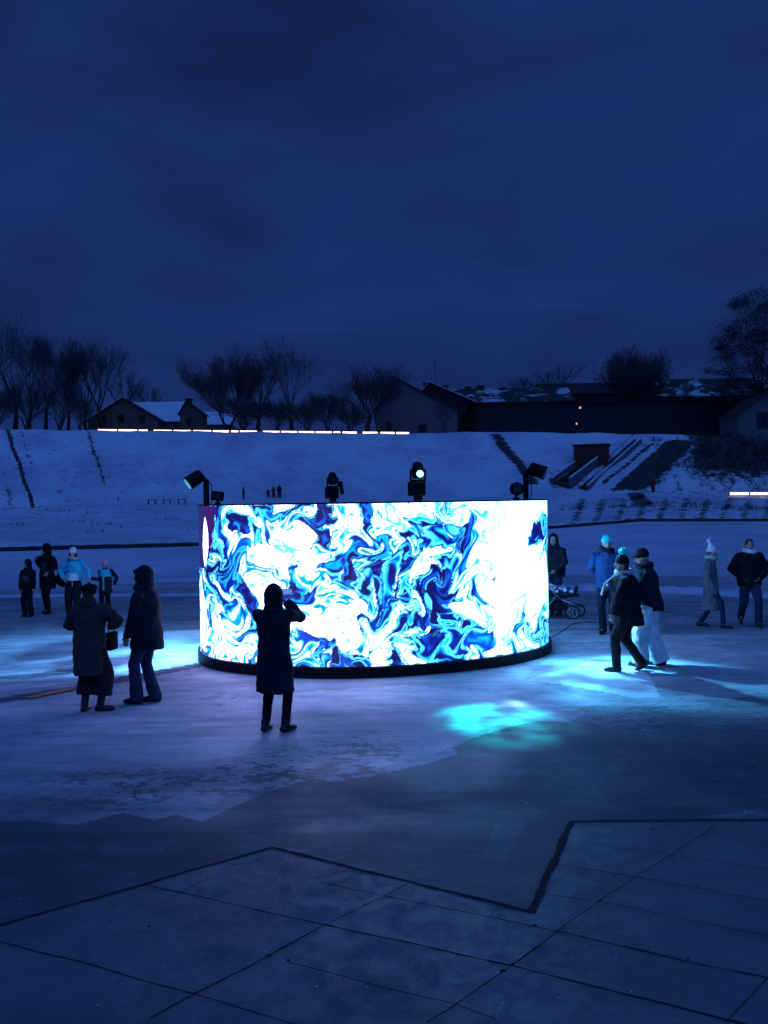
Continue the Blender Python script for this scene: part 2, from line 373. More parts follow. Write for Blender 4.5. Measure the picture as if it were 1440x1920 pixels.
bm = bmesh.new(); bbox(bm, (0, -.006, 0), (.118, .003, .06), None, .001); obj('display', bm, mat('phone_display', (.1, .2, .5), .2, emit=(.2, .4, 1), estr=.6), t)
# 4 boy
def ex_boy(root, s, J, AR, hc, HR, LG):
    bm = bmesh.new(); bbox(bm, J(0, .135, 1.22), (.26 * s, .02, .17 * s), None, .008); obj('chest_panel', bm, M['panelgrey'], root)
FAM = 'family walking at the far left'
person('child in a black hooded snowsuit with grey chest panel, leftmost of the group', 54, 1156, 1.36, 168, stand, ((-.25, .08, .84), (.25, .08, .84)), 'black', 'black', hem=.8, hemw=.2, hemd=.16,
       body=.2, bodyd=.15, sleeve=.075, legw=(.1, .085, .085), hood=('black', 1.1), group=FAM, extra=ex_boy, headyaw=-14, vox=.014)
# 5 dad
def ex_dad(root, s, J, AR, hc, HR, LG):
    bm = bmesh.new(); bbox(bm, J(-.05, .145, 1.22), (.14 * s, .02, .2 * s), None, .008); obj('chest_panel', bm, M['panelgrey'], root)
pd, AR, hc, s = person('tall person in black with hood up, one hand raised to the shoulder', 90, 1150, 1.7, 160,
       ((-.12, .12, 0, 0), (.1, -.12, 0.0, 8)), ((-.3, .3, 1.08), (.27, .06, 1.42)), 'black', 'black', hem=.66, hemw=.22, hemd=.17, body=.21, bodyd=.15, sleeve=.08, legw=(.09, .07, .07),
       hood=('black', 1.15), group=FAM, extra=ex_dad, headyaw=-18, poles=((-1, -.4, -.5), (1.2, 0, -.9)), lean=.02, vox=.014)
t = thing('shoulder_bag', 'large black soft bag at the hip of the tall hooded person', 'bag', pd.location + V((.42, -.05, .84)), R(-20))
bm = bmesh.new(); ell(bm, (0, 0, 0), (.24, .1, .19)); fuse('bag_body', bm, M['black'], t, .02, 1, .03, 7)
seg('strap', M['black'], t, [(((-.17, 0, .1), (-.2, 0, .4), (-.32, 0, .52)), .014, 6)])
# 6 woman in cyan jacket
def ex_cyan(root, s, J, AR, hc, HR, LG):
    bm = bmesh.new(); rings(bm, [(*J(0, .012, z).xy, J(0, 0, z).z, a * s, b * s) for z, a, b in ((.97, .17, .155), (1.06, .185, .165), (1.16, .15, .163))]); fuse('shirt_hem', bm, M['white'], root, .012, 1)
    seg('drawstring', M['white'], root, [((J(-.03, .17, 1.0), J(-.035, .18, .83)), .007, 5)])
person('person in an open cyan jacket and pale knit hat, hand on hip', 140, 1160, 1.66, 176, stand, ((-.46, .12, 1.02), (.2, .14, 1.02)), 'cyan', 'black', hem=.98, hemw=.21, hemd=.15, body=.21, bodyd=.15,
       sleeve=.07, legw=(.115, .095, .09), hat=('white', 'beanie'), hair='long', group=FAM, poles=((-1, -.3, -1), (1.2, -.5, 0)), extra=ex_cyan, scarf=('cream',), vox=.014)
# 7 girl
def ex_girl(root, s, J, AR, hc, HR, LG):
    bm = bmesh.new(); rings(bm, [(*J(0, 0, z).xy, J(0, 0, z).z, a * s, b * s) for z, a, b in ((1.26, .215, .165), (1.42, .225, .165), (1.5, .15, .125))]); fuse('yoke', bm, M['cyan'], root, .013, 2)
    bm = bmesh.new(); bbox(bm, J(.02, .163, 1.08), (.055 * s, .02, .52 * s), None, .006); obj('front_stripe', bm, M['cyan'], root)
person('child in a pink hat and dark coat with a cyan yoke and stripe', 199, 1152, 1.31, 180, stand, ((-.3, .06, .98), (.44, .05, 1.2)), 'navy', 'black', hem=.72, hemw=.22, hemd=.16, body=.2, bodyd=.15,
       sleeve=.07, legw=(.1, .08, .08), hat=('pink', 'beanie'), hair=True, group=FAM, poles=((-1, -.3, -.2), (.4, 0, -1)), extra=ex_girl, vox=.014)
# 8 stroller man
person('person in a dark hooded jacket pushing the stroller, partly hidden by the screen edge', 1042, 1152, 1.83, 140, stand, ((-.12, .2, 1.0), (.12, .2, 1.0)), 'navy', 'denim', hem=.84, hemw=.22, hemd=.2, body=.23, bodyd=.19,
       sleeve=.085, legw=(.1, .075, .07), hood=('navy', 1.0), lean=.05, headyaw=20, vox=.014, poles=((-1.2, -.4, 0), (1.2, -.4, 0)))
# stroller
sp_ = G(1043, 1158); 
t = thing('stroller', 'dark pushchair with a patterned blanket beside the right edge of the screen', 'stroller', (sp_.x, sp_.y, 0), R(-8))
def wheel(c, r, w=.03):
    bm = bmesh.new(); N = 22
    tube(bm, [c + V((r * math.cos(a * 2 * math.pi / N), 0, r * math.sin(a * 2 * math.pi / N))) for a in range(N + 1)], [w * .6] * (N + 1), 8, False)
    wobj = obj('wheel', bm, M['rubber'], t, True)
    bm = bmesh.new(); tube(bm, (c - V((0, .02, 0)), c + V((0, .02, 0))), .025, 10)
    for a in range(5): 
        e = V((math.cos(a * 1.2566), 0, math.sin(a * 1.2566))); tube(bm, (c, c + e * r), .008, 5)
    N = 22; tube(bm, [c + V((r * .8 * math.cos(a * 2 * math.pi / N), 0, r * .8 * math.sin(a * 2 * math.pi / N))) for a in range(N + 1)], [.01] * (N + 1), 6, False)
    obj('rim', bm, M['alu'], wobj, True)
wheel(V((.34, -.22, .14)), .14); wheel(V((.52, .18, .14)), .12); wheel(V((-.28, -.25, .16)), .16); wheel(V((-.28, .22, .16)), .16)
bm = bmesh.new()
for y in (-.23, .2):
    tube(bm, ((-.48, y, .98), (-.1, y, .62), (.34, y, .2)), .014, 8); tube(bm, ((-.28, y, .17), (.0, y, .52)), .014, 8); tube(bm, ((.12, y, .42), (.52, y, .26)), .012, 8)
tube(bm, ((-.48, -.23, .98), (-.48, .2, .98)), .018, 8); tube(bm, ((-.28, -.25, .16), (-.28, .22, .16)), .01, 6)
tube(bm, ((.34, -.22, .14), (.38, -.2, .22)), .01, 6); tube(bm, ((.52, .18, .14), (.5, .2, .26)), .01, 6)
obj('frame', bm, M['alu'], t, True)
bm = bmesh.new(); tube(bm, ((-.42, -.01, .78), (-.22, -.01, .56), (.12, -.01, .5), (.42, -.01, .52), (.5, -.01, .5)), [(.19, .05), (.2, .07), (.2, .07), (.18, .05), (.14, .03)], 12)
fuse('seat', bm, M['navy'], t, .015, 2)
bm = bmesh.new(); bbox(bm, (0, -.01, .27), (.52, .38, .2), None, .05); obj('basket', bm, M['black'], t, True)
mb, nt, b = new_mat('patterned_blanket'); vo = nt.nodes.new('ShaderNodeTexVoronoi'); vo.inputs['Scale'].default_value = 9
tc = nt.nodes.new('ShaderNodeTexCoord'); nt.links.new(tc.outputs['Object'], vo.inputs['Vector']); rp = nt.nodes.new('ShaderNodeValToRGB')
nt.links.new(vo.outputs['Distance'], rp.inputs['Fac']); rp.color_ramp.elements[0].position = .42; rp.color_ramp.elements[0].color = (.85, .75, .82, 1); rp.color_ramp.elements[1].position = .5; rp.color_ramp.elements[1].color = (.03, .04, .12, 1)
nt.links.new(rp.outputs['Color'], b.inputs['Base Color'])
bm = bmesh.new(); tube(bm, ((-.22, -.01, .72), (-.02, -.01, .64), (.2, -.01, .6), (.38, -.01, .6)), [(.14, .07), (.17, .09), (.16, .08), (.1, .06)], 14)
fuse('blanket', bm, mb, t, .013, 2, .025, 10)
# baby
t = thing('person', 'baby in a white hat lying back in the pushchair under a patterned blanket', 'person', (sp_.x, sp_.y, 0), R(-8))
bm = bmesh.new(); ell(bm, (-.3, -.01, .83), (.075, .07, .085)); tube(bm, ((-.28, -.01, .78), (-.2, -.01, .72), (.0, -.01, .6)), [.04, .09, .09], 12)
for y in (-.08, .06): tube(bm, ((0, y, .6), (.2, y, .6), (.36, y, .6)), [.055, .045, .035], 8); tube(bm, ((-.22, y * 1.3, .73), (-.1, y * 1.8, .68), (.0, y * 1.2, .72)), [.035, .03, .022], 8)
ell(bm, (-.235, -.01, .84), (.015, .013, .014)); fuse('body', bm, M['skin'], t, .009, 1)
bm = bmesh.new(); ell(bm, (-.32, -.01, .865), (.085, .085, .085)); 
for y in (-.07, .05): ell(bm, (-.33, y, .94), (.025,) * 3)
fuse('hat', bm, M['white'], t, .01, 1)
for y in (-.08, .06):
    bm = bmesh.new(); tube(bm, ((.38, y, .58), (.43, y, .61), (.46, y, .7)), [.035, .042, .03], 10); obj('boot', bm, M['navy'], t, True)
# 9 turquoise hat man
person('person in a turquoise hat and blue jacket standing, hands behind the back', 1140, 1188, 1.9, 165, ((-.09, 0, 0, -8), (.08, .02, 0, 18)), ((-.12, -.16, 1.0), (.12, -.16, 1.0)), 'blue', 'navy',
       hem=.82, hemw=.2, hemd=.16, body=.2, bodyd=.15, sleeve=.08, legw=(.095, .072, .068), hat=('teal', 'beanie'), scarf=('navy',), poles=((-1, -.2, -.2), (1, -.2, -.2)), headyaw=12, wr=.014)
# 10 walking woman
def ex_walk(root, s, J, AR, hc, HR, LG): pass
person('person striding left in a black puffer jacket and turquoise pompom hat', 1177, 1258, 1.77, 82,
       ((-.05, .17, 0, 0), (.06, -.24, .05, 0, 34)), ((-.2, .24, .84), (.22, .1, .95)), 'black', 'black', hem=.74, hemw=.23, hemd=.25, body=.23, bodyd=.21, sleeve=.095, legw=(.11, .08, .07),
       hat=('black', 'beanie', 'teal', .07), hood=None, hair=True, scarf=('cream', [[(.0, .12, 1.5), (.0, .3, 1.36), (.02, .36, 1.18)], [(.06, .08, 1.52), (.07, .22, 1.4), (.08, .3, 1.25)]]), headyaw=10, lean=.06, hipdrop=.02, wr=.02)
# 11 man pale jeans
def ex_pale(root, s, J, AR, hc, HR, LG):
    bm = bmesh.new(); tube(bm, (hc + HR @ V((0, .06, .06)) * s, hc + HR @ V((0, .17, .05)) * s), [(.085 * s, .018 * s), (.065 * s, .012 * s)], 14); obj('cap_peak', bm, M['black'], root, True)
person('person in a dark cap and baggy pale jeans looking down to the left', 1221, 1248, 1.82, 66, ((-.12, .14, 0, 10), (.1, -.14, 0, -6)), ((-.2, .22, .9), (.26, .12, .88)), 'navy', 'paledenim',
       hem=.86, hemw=.2, hemd=.19, body=.205, bodyd=.165, sleeve=.085, legw=(.125, .125, .13), hat=('black', 'beanie'), hood=None, scarf=('navy',), headyaw=14, headpitch=-14, lean=.12, extra=ex_pale, wr=.017)
# 12 woman with pompom hat far right
person('person in a long grey coat and tall white pompom hat striding right', 1334, 1176, 1.66, -128, ((-.04, -.26, 0.0, 0), (.05, .27, .01, 0)), ((-.3, -.12, .88), (.28, .12, .9)), 'grey', 'denim',
       hem=.42, hemw=.2, hemd=.2, body=.175, bodyd=.14, sleeve=.062, legw=(.08, .06, .055), hat=('white', 'peak', 'white', .05), hair=True, scarf=('cream', [[(.0, .12, 1.5), (.02, .16, 1.3), (.03, .16, 1.12)]]), headyaw=0, hipdrop=.04, gloves='grey', poles=((-1, -1, 0), (1, -1, 0)))
# 13 man far right
person('person in a dark puffer jacket and blue jeans walking at the far right', 1406, 1174, 1.8, 172, ((-.13, .14, 0, -6), (.1, -.3, .1, 8, 50)), ((-.17, .1, .98), (.17, .1, .98)), 'black', 'denim',
       hem=.84, hemw=.22, hemd=.17, body=.23, bodyd=.16, sleeve=.088, legw=(.1, .08, .07), hair=True, scarf=('white',), poles=((-1.3, -.3, -.3), (1.3, -.3, -.3)), hipdrop=.03, wr=.018, hands_on=True, gloves='black')
# ------------------------------------------------------------------ LED cylinder
plan = [(-3.13, 14.36), (-2.88, 13.83), (-2.43, 13.41), (-2.02, 13.17), (-1.33, 12.89), (-.68, 12.79), (-.04, 12.84), (.49, 12.96), (1.38, 13.29), (2.11, 13.76), (2.7, 14.42), (2.92, 15.3),
        (2.85, 16.5), (2.35, 17.6), (1.2, 18.5), (-.3, 18.85), (-1.8, 18.4), (-2.85, 17.3), (-3.22, 15.9), (-3.23, 15.0)]
def catmull(P, per=16):
    out = []; n = len(P)
    for i in range(n):
        p0, p1, p2, p3 = [np.array(P[(i + k) % n]) for k in (-1, 0, 1, 2)]
        for j in range(per):
            t = j / per; out.append(.5 * ((2 * p1) + (-p0 + p2) * t + (2 * p0 - 5 * p1 + 4 * p2 - p3) * t * t + (-p0 + 3 * p1 - 3 * p2 + p3) * t ** 3))
    return np.array(out)
cv = catmull(plan); 
for _ in range(60): cv = .5 * cv + .25 * (np.roll(cv, 1, 0) + np.roll(cv, -1, 0))
seglen = np.hypot(*(np.roll(cv, -1, 0) - cv).T); acc = np.r_[0, np.cumsum(seglen)]; TOT = acc[-1]
def resample(n, off=0.0):
    s_ = np.linspace(0, TOT, n, endpoint=False); cc = np.vstack([cv, cv[:1]])
    p = np.c_[np.interp(s_, acc, cc[:, 0]), np.interp(s_, acc, cc[:, 1])]
    tg = np.roll(p, -1, 0) - np.roll(p, 1, 0); tg /= np.hypot(*tg.T)[:, None]; return p + off * np.c_[tg[:, 1], -tg[:, 0]], s_
def wallring(name, m, parent, z0, z1, o0, o1, n=240, smooth=True):
    a, _ = resample(n, o0); b, _ = resample(n, o1)
    vs = [(*q, z0) for q in a] + [(*q, z1) for q in a] + [(*q, z0) for q in b] + [(*q, z1) for q in b]; fs = []
    for i in range(n):
        j = (i + 1) % n; fs += [(i, j, n + j, n + i), (2 * n + j, 2 * n + i, 3 * n + i, 3 * n + j), (n + i, n + j, 3 * n + j, 3 * n + i), (j, i, 2 * n + i, 2 * n + j)]
    return obj(name, (vs, [], fs), m, parent)
TOP = 2.64
led = thing('led_cylinder', 'large round LED screen glowing white, cyan and blue on the plaza', 'led screen', (0, 0, 0))
# liquid picture shown on the screen
# big shapes on the picture: x, y, rx, ry, tilt, value at centre, value at rim
FEAT = [(448, 1002, 40, 48, -20, .62, .2), (455, 985, 20, 22, 0, .15, .3), (462, 1030, 26, 9, 12, .5, .5), (432, 1165, 22, 34, 0, .62, .4), (420, 1225, 30, 26, 0, .9, .6), (555, 1225, 34, 26, 0, .47, .43), (590, 1238, 8, 22, 10, .2, .55),
 (640, 1185, 34, 34, 0, .95, .85), (622, 1168, 18, 18, 0, .95, .8), (662, 1200, 20, 18, 0, .95, .8), (690, 1242, 95, 20, 0, .02, .06), (612, 1248, 8, 14, 0, .4, .6), (648, 1212, 14, 16, 30, .95, .6), (718, 1228, 22, 12, -20, .95, .8), (712, 1246, 20, 7, -5, .95, .8),
 (572, 1092, 22, 9, 20, .2, .3), (635, 1060, 14, 38, 12, .2, .5), (684, 1108, 15, 34, 14, .2, .52), (690, 1140, 10, 15, 0, .3, .5), (735, 1090, 13, 46, 12, .24, .5), (768, 1110, 12, 42, 16, .15, .5), (790, 1060, 10, 40, 22, .9, .7),
 (745, 970, 20, 26, 0, .95, .7), (715, 975, 10, 20, 0, .9, .55), (800, 985, 22, 16, 0, .2, .3), (775, 1000, 26, 14, -30, .12, .25), (822, 1020, 30, 26, 0, .25, .45), (838, 1060, 26, 20, 0, .3, .5), (832, 1132, 38, 46, -8, .02, .1), (812, 1140, 9, 14, 0, .36, .2), (858, 1185, 34, 18, 38, .1, .36), (862, 1182, 8, 8, 0, .5, .3),
 (880, 1160, 16, 36, -38, .98, .8), (853, 1218, 26, 26, 20, .38, .3), (905, 1225, 36, 22, 0, .55, .4), (802, 1225, 26, 24, 0, .3, .22), (765, 1185, 30, 14, -20, .1, .3), (720, 1185, 34, 10, -35, .95, .8), (760, 1200, 40, 6, -22, .8, .55), (868, 965, 14, 30, 10, .85, .7), (850, 1000, 12, 16, 0, .3, .6), (1012, 1010, 12, 34, 8, .12, .3), (1018, 1240, 14, 22, 0, .3, .45),
 (508, 1045, 34, 22, 0, .95, .8), (560, 1010, 26, 24, 0, .95, .8)]
def vnoise(x, y, seed=0):
    def h(i, j):
        v = np.sin(i * 127.1 + j * 311.7 + seed * 74.7) * 43758.5453; return v - np.floor(v)
    xi, yi = np.floor(x), np.floor(y); fx, fy = x - xi, y - yi; fx = fx * fx * fx * (fx * (fx * 6 - 15) + 10); fy = fy * fy * fy * (fy * (fy * 6 - 15) + 10)
    return (h(xi, yi) * (1 - fx) + h(xi + 1, yi) * fx) * (1 - fy) + (h(xi, yi + 1) * (1 - fx) + h(xi + 1, yi + 1) * fx) * fy
def fbm(x, y, s=0, o=3):
    r = 0; a = .5
    for k in range(o): r = r + a * (vnoise(x * 2 ** k, y * 2 ** k, s + k * 3) - .5) * 2; a *= .5
    return r
def picture(su, PXs, front, vv):
    cols = [378, 400, 430, 480, 540, 600, 650, 700, 750, 800, 850, 900, 950, 1000, 1024]
    tab = np.array([
     [.1, .2, .34, .50, .72, .76, .80, .76, .80, .62, .35, .85, 1.1, 1.2, 1.1],
     [.1, .2, .35, .60, .84, .80, .62, .78, .5, .40, .55, .95, 1.2, 1.2, .4],
     [.15, .25, .42, .70, .82, .74, .52, .40, .5, .38, .35, .9, 1.2, 1.2, .8],
     [.3, .3, .55, .5, .62, .45, .42, .45, .45, .48, .55, .7, 1.2, 1.2, 1.1],
     [.8, .4, .6, .45, .6, .75, .66, .42, .45, .38, .22, .55, .95, 1.2, 1.1],
     [.85, .5, .7, .7, .6, .7, .82, .33, .42, .28, .25, .5, .6, .95, .75],
     [.85, .6, .7, .7, .42, .35, .15, .42, .15, .36, .38, .45, .72, .8, .4]])
    su2 = su[:, None] + 0 * vv[None, :]; v2 = 0 * su[:, None] + vv[None, :] * 2.47
    # slow curl warp
    def warp(X, Y, am, fq, s):
        e = .02
        P = lambda x, y: fbm((x * .8 + y * .6) * fq + 3.3, (y * .8 - x * .6) * fq + 1.7, s, 2)
        gx = (P(X + e, Y) - P(X - e, Y)) / (2 * e); gy = (P(X, Y + e) - P(X, Y - e)) / (2 * e)
        return X + am * gy, Y - am * gx
    X, Y = su2, v2
    for k in range(4): X, Y = warp(X, Y, .045, 1.5, 21)
    for k in range(2): X, Y = warp(X, Y, .013, 3.4, 33)
    dX, dY = X - su2, Y - v2
    pxw = PXs[:, None] + 48 * dX; vw = np.clip(vv[None, :] + .28 * dY, 0, 1)
    ci = np.interp(pxw, cols, np.arange(len(cols))); ri = vw * 6; c0 = np.clip(ci.astype(int), 0, len(cols) - 2); r0 = np.clip(ri.astype(int), 0, 5); fc = ci - c0; fr = ri - r0
    fc = fc * fc * (3 - 2 * fc); fr = fr * fr * (3 - 2 * fr)
    lay = (tab[r0, c0] * (1 - fc) + tab[r0, c0 + 1] * fc) * (1 - fr) + (tab[r0 + 1, c0] * (1 - fc) + tab[r0 + 1, c0 + 1] * fc) * fr
    lay = np.where(front[:, None], lay, .62 + .35 * fbm(X * .8, Y * .8, 77))
    big = fbm(X * 2.5 + Y * .8, Y * 1.3 - X * .35, 41, 2); med = fbm(X * 5.0 + Y * 1.4, Y * 2.7 - X * .8, 44, 2)
    cm = 1 - np.clip((lay - .9) / .25, 0, 1)
    sml = fbm(X * 12 + Y * 3, Y * 7, 48, 2)
    base = lay * .9 - .02 + (.74 * big + .56 * med + .07 * sml) * (.28 + .72 * cm)
    for x0, y0, rx, ry, ro, v0, v1 in FEAT:
        a = ro * np.pi / 180; dx = PXs[:, None] + 34 * dX - x0; dy = (vv[None, :] + .16 * dY - (y0 - 943) / 315) * 315
        ex = (dx * np.cos(a) + dy * np.sin(a)) / rx; ey = (-dx * np.sin(a) + dy * np.cos(a)) / ry; d = np.sqrt(ex * ex + ey * ey) + .45 * med + .25 * big
        w = np.clip((1.12 - d) / .16, 0, 1) * front[:, None]; w = w * w * (3 - 2 * w); base = base * (1 - w) + w * (v0 + (v1 - v0) * np.clip(d, 0, 1) ** 2)
    ph = base * 2.6 + 1.5 * big + .7 * med
    rip = np.sin(2 * np.pi * ph)
    val = base + .24 * rip * cm
    keys = np.array([.02, .17, .28, .38, .50, .66, .70])
    K = np.array([[.004, .004, .09], [.002, .012, .26], [.002, .06, .62], [.002, .26, .85], [.004, .46, 1.0], [.25, 1.1, 2.4], [1.7, 2.3, 4.3]])
    col = np.stack([np.interp(val, keys, K[:, i]) for i in range(3)], -1)
    gx, gy = np.gradient(rip); gm = np.hypot(gx, gy) + 1e-6
    w1 = np.clip(1 - np.abs(rip - .35) / (gm * 1.5), 0, 1) * (val < .5) * cm * np.clip(med * 4 + .6, 0, 1); w1 = w1[..., None]
    col = col * (1 - w1) + w1 * np.array([.15, 1.3, 2.8])
    w2 = (np.clip(1 - np.abs(val - .74) / .03, 0, 1) + np.clip(1 - np.abs(val - .86) / .025, 0, 1) + np.clip(1 - np.abs(val - .97) / .02, 0, 1)) * (cm > .12); w2 = (w2 * .75)[..., None]
    col = col * (1 - w2) + w2 * np.array([.05, .4, .9])
    pur = np.exp(-((PXs - 600) / 120) ** 2)[:, None] * (val < .3); col[..., 0] += pur * .012; col[..., 1] += pur * .008
    leftw = np.clip((780 - PXs) / 250, 0, 1)[:, None] * front[:, None] * (val > .66)
    col[..., 0] *= 1 + .45 * leftw; col[..., 1] *= 1 - .2 * leftw
    rightw = np.clip((PXs - 820) / 120, 0, 1)[:, None] * (val > .66); col[..., 0] *= 1 - .5 * rightw; col[..., 2] *= 1 + .25 * rightw
    return col
NU, NV = 1300, 210
pu, su = resample(NU); zs = np.linspace(.17, TOP - .02, NV)
# screen pixel coordinates only select which swirl sits where on the wall
PXs = np.zeros(NU); YB = np.zeros(NU); YT = np.zeros(NU); front = np.zeros(NU, bool)
for i in range(NU):
    a = proj(Vector((*pu[i], 0))); b_ = proj(Vector((*pu[i], TOP))); PXs[i] = a[0]; YB[i] = a[1]; YT[i] = b_[1]
    front[i] = (pu[i][1] < 15.3)
vv = 1 - (zs - .17) / (TOP - .19)          # 0 at top
col = picture(su, PXs, front, vv)
# the narrow turned end at left: violet-black with one white sliver
lm = (PXs < 410) & front & (pu[:, 0] < -2.2)
for i in np.where(lm)[0]:
    for j in range(NV):
        f = vv[j]
        if f < .42 and PXs[i] < 410 - 22 * (f / .42) ** 1.6 + 1.5 * math.sin(f * 60):
            cx = 388 + 2 * math.sin(f * 8); wv = 5 * max(0, 1 - ((f - .24) / .17) ** 2)
            if abs(PXs[i] - cx) < wv: col[i, j] = (2.2, 1.8, 3)
            else: col[i, j] = np.array((.03, .008, .1)) if PXs[i] > 386 else np.array((.015, .015, .1))
# dark patch bottom middle and light streaks
verts = [(pu[i][0], pu[i][1], z) for i in range(NU) for z in zs]
faces = [(i * NV + j, ((i + 1) % NU) * NV + j, ((i + 1) % NU) * NV + j + 1, i * NV + j + 1) for i in range(NU) for j in range(NV - 1)]
m, nt, b = new_mat('led_screen'); b.inputs['Base Color'].default_value = (.01, .01, .01, 1); b.inputs['Roughness'].default_value = .5
at = nt.nodes.new('ShaderNodeAttribute'); at.attribute_name = 'picture'; nt.links.new(at.outputs['Color'], b.inputs['Emission Color']); b.inputs['Emission Strength'].default_value = 1.6
M['led'] = m
scr = obj('screen', (verts, [], faces), m, led)
ca = scr.data.color_attributes.new('picture', 'FLOAT_COLOR', 'POINT')
ca.data.foreach_set('color', np.concatenate([col.reshape(-1, 3), np.ones((NU * NV, 1))], 1).astype(np.float32).ravel())
wallring('base_skirt', M['rig'], led, 0, .165, .05, -.3)
wallring('top_rim', M['rig'], led, TOP - .018, TOP + .004, .012, -.3)
wallring('inner_wall', M['rig'], led, .17, TOP - .03, -.08, -.14)
# mark "4" shown on the screen
txt = bpy.data.curves.new('t', 'FONT'); txt.body = '4'; txt.size = .17; txt.extrude = .002; txt.shear = .25; txt.offset = .002
to = bpy.data.objects.new('t', txt); C.objects.link(to); dg = bpy.context.evaluated_depsgraph_get()
tm = bpy.data.meshes.new_from_object(to.evaluated_get(dg)); C.objects.unlink(to); bpy.data.objects.remove(to)
q = None
i4 = int(np.argmin(np.where(front, abs(PXs - 920), 9999))); p4 = pu[i4]; tg = pu[(i4 + 1) % NU] - pu[i4 - 1]; ang = math.atan2(tg[1], tg[0])
tm.materials.clear(); tm.materials.append(mat('grey_mark', (.1, .12, .15), .6, emit=(.3, .38, .5), estr=.6))
mk = bpy.data.objects.new('number_mark', tm); C.objects.link(mk); mk.parent = led
zz = PD(920, 1092, p4[1]).z; nrm = V((math.sin(ang), -math.cos(ang), 0))
mk.matrix_world = Matrix.Translation(V((p4[0], p4[1], zz)) + nrm * .012) @ Matrix.Rotation(ang, 4, 'Z') @ Matrix.Rotation(R(90), 4, 'X') @ Matrix.Rotation(R(-12), 4, 'Z')
# ------------------------------------------------------------------ stage lamps on the rim
def spot(name, parent, p, target, col, energy, size, blend=.5, rad=.06, pool_noise=None):
    l = bpy.data.lights.new(name, 'SPOT')
    if pool_noise:   # added noise in the lamp strength breaks up its pool, no slide there
        l.use_nodes = True; n_ = l.node_tree.nodes; k_ = l.node_tree.links; tc_ = n_.new('ShaderNodeTexCoord'); mp_ = n_.new('ShaderNodeMapping'); mp_.inputs['Scale'].default_value = pool_noise; mp_.inputs['Rotation'].default_value = (0, 0, .5)
        k_.new(tc_.outputs['Normal'], mp_.inputs['Vector']); q_ = n_.new('ShaderNodeTexNoise'); q_.inputs['Scale'].default_value = 1; q_.inputs['Detail'].default_value = 4; k_.new(mp_.outputs['Vector'], q_.inputs['Vector'])
        r_ = n_.new('ShaderNodeMapRange'); r_.inputs['From Min'].default_value = .4; r_.inputs['From Max'].default_value = .62; r_.inputs['To Min'].default_value = .06; r_.inputs['To Max'].default_value = 1.3; k_.new(q_.outputs['Fac'], r_.inputs['Value']); k_.new(r_.outputs[0], n_['Emission'].inputs['Strength']); l.energy = energy; l.color = col; l.spot_size = R(size); l.spot_blend = blend; l.shadow_soft_size = rad
    o = bpy.data.objects.new(name, l); C.objects.link(o)
    d = (target - p); o.rotation_euler = d.to_track_quat('-Z', 'Y').to_euler(); o.location = p
    if parent:
        o.parent = parent; o.matrix_parent_inverse = Matrix.Identity(4)
        o.location = parent.matrix_basis.inverted() @ p; o.rotation_euler = (parent.matrix_basis.to_3x3().inverted() @ d).to_track_quat('-Z', 'Y').to_euler()
    return o
def moving_head(px, depth, base_w, base_h, head_h, label, lens, tilt=0, group='stage lamps on the rim of the LED screen'):
    p = PD(px, 932, depth); p.z = TOP + .004
    t = thing('stage_lamp', label, 'stage lamp', p, 0, group)
    bm = bmesh.new(); bbox(bm, (0, 0, .05), (base_w * .5, base_w * .4, .09), None, .01); bbox(bm, (-.02, 0, .08 + base_h / 2), (base_w, base_w * .7, base_h), None, .03)
    obj('base', bm, M['rig'], t, True)
    z0 = .08 + base_h
    bm = bmesh.new()
    for sx in (-1, 1): bbox(bm, (sx * head_h * .36, 0, z0 + head_h * .28), (.03, .09, head_h * .6), None, .012)
    bbox(bm, (0, 0, z0 + .01), (head_h * .7, .1, .04), None, .01); obj('yoke', bm, M['rig'], t, True)
    bm = bmesh.new(); zc = z0 + head_h * .5
    tube(bm, [(0, 0, z0 + head_h * k) for k in (.15, .3, .55, .6, .62, .85, .97, 1.0)], [head_h * r for r in (.26, .3, .31, .42, .3, .27, .17, .05)], 18)
    hd = obj('lamp_head', bm, M['rig'], t, True)
    bm = bmesh.new(); c = V((.03, -head_h * .3, z0 + head_h * .38)); d = V((.15, -1, -.25)).normalized()
    tube(bm, (c + d * -.03, c + d * .02, c + d * .035), [head_h * .17, head_h * .17, head_h * .12], 18); le = obj('lens', bm, lens, hd, True)
    return t, p, p + c + d * .1
tC, pC, lC = moving_head(784, 12.98, .27, .22, .3, 'stage lamp with a bright cyan lens on the near rim of the screen', M['lens'])
tB, pB, lB = moving_head(624, 18.8, .30, .26, .33, 'unlit bowler shaped stage lamp on the far rim of the screen', M['lensoff'])
bm = bmesh.new(); bbox(bm, (.19, 0, .32), (.09, .12, .3), Matrix.Rotation(R(-8), 3, 'Y'), .03); obj('side_arm', bm, M['rig'], tB, True)
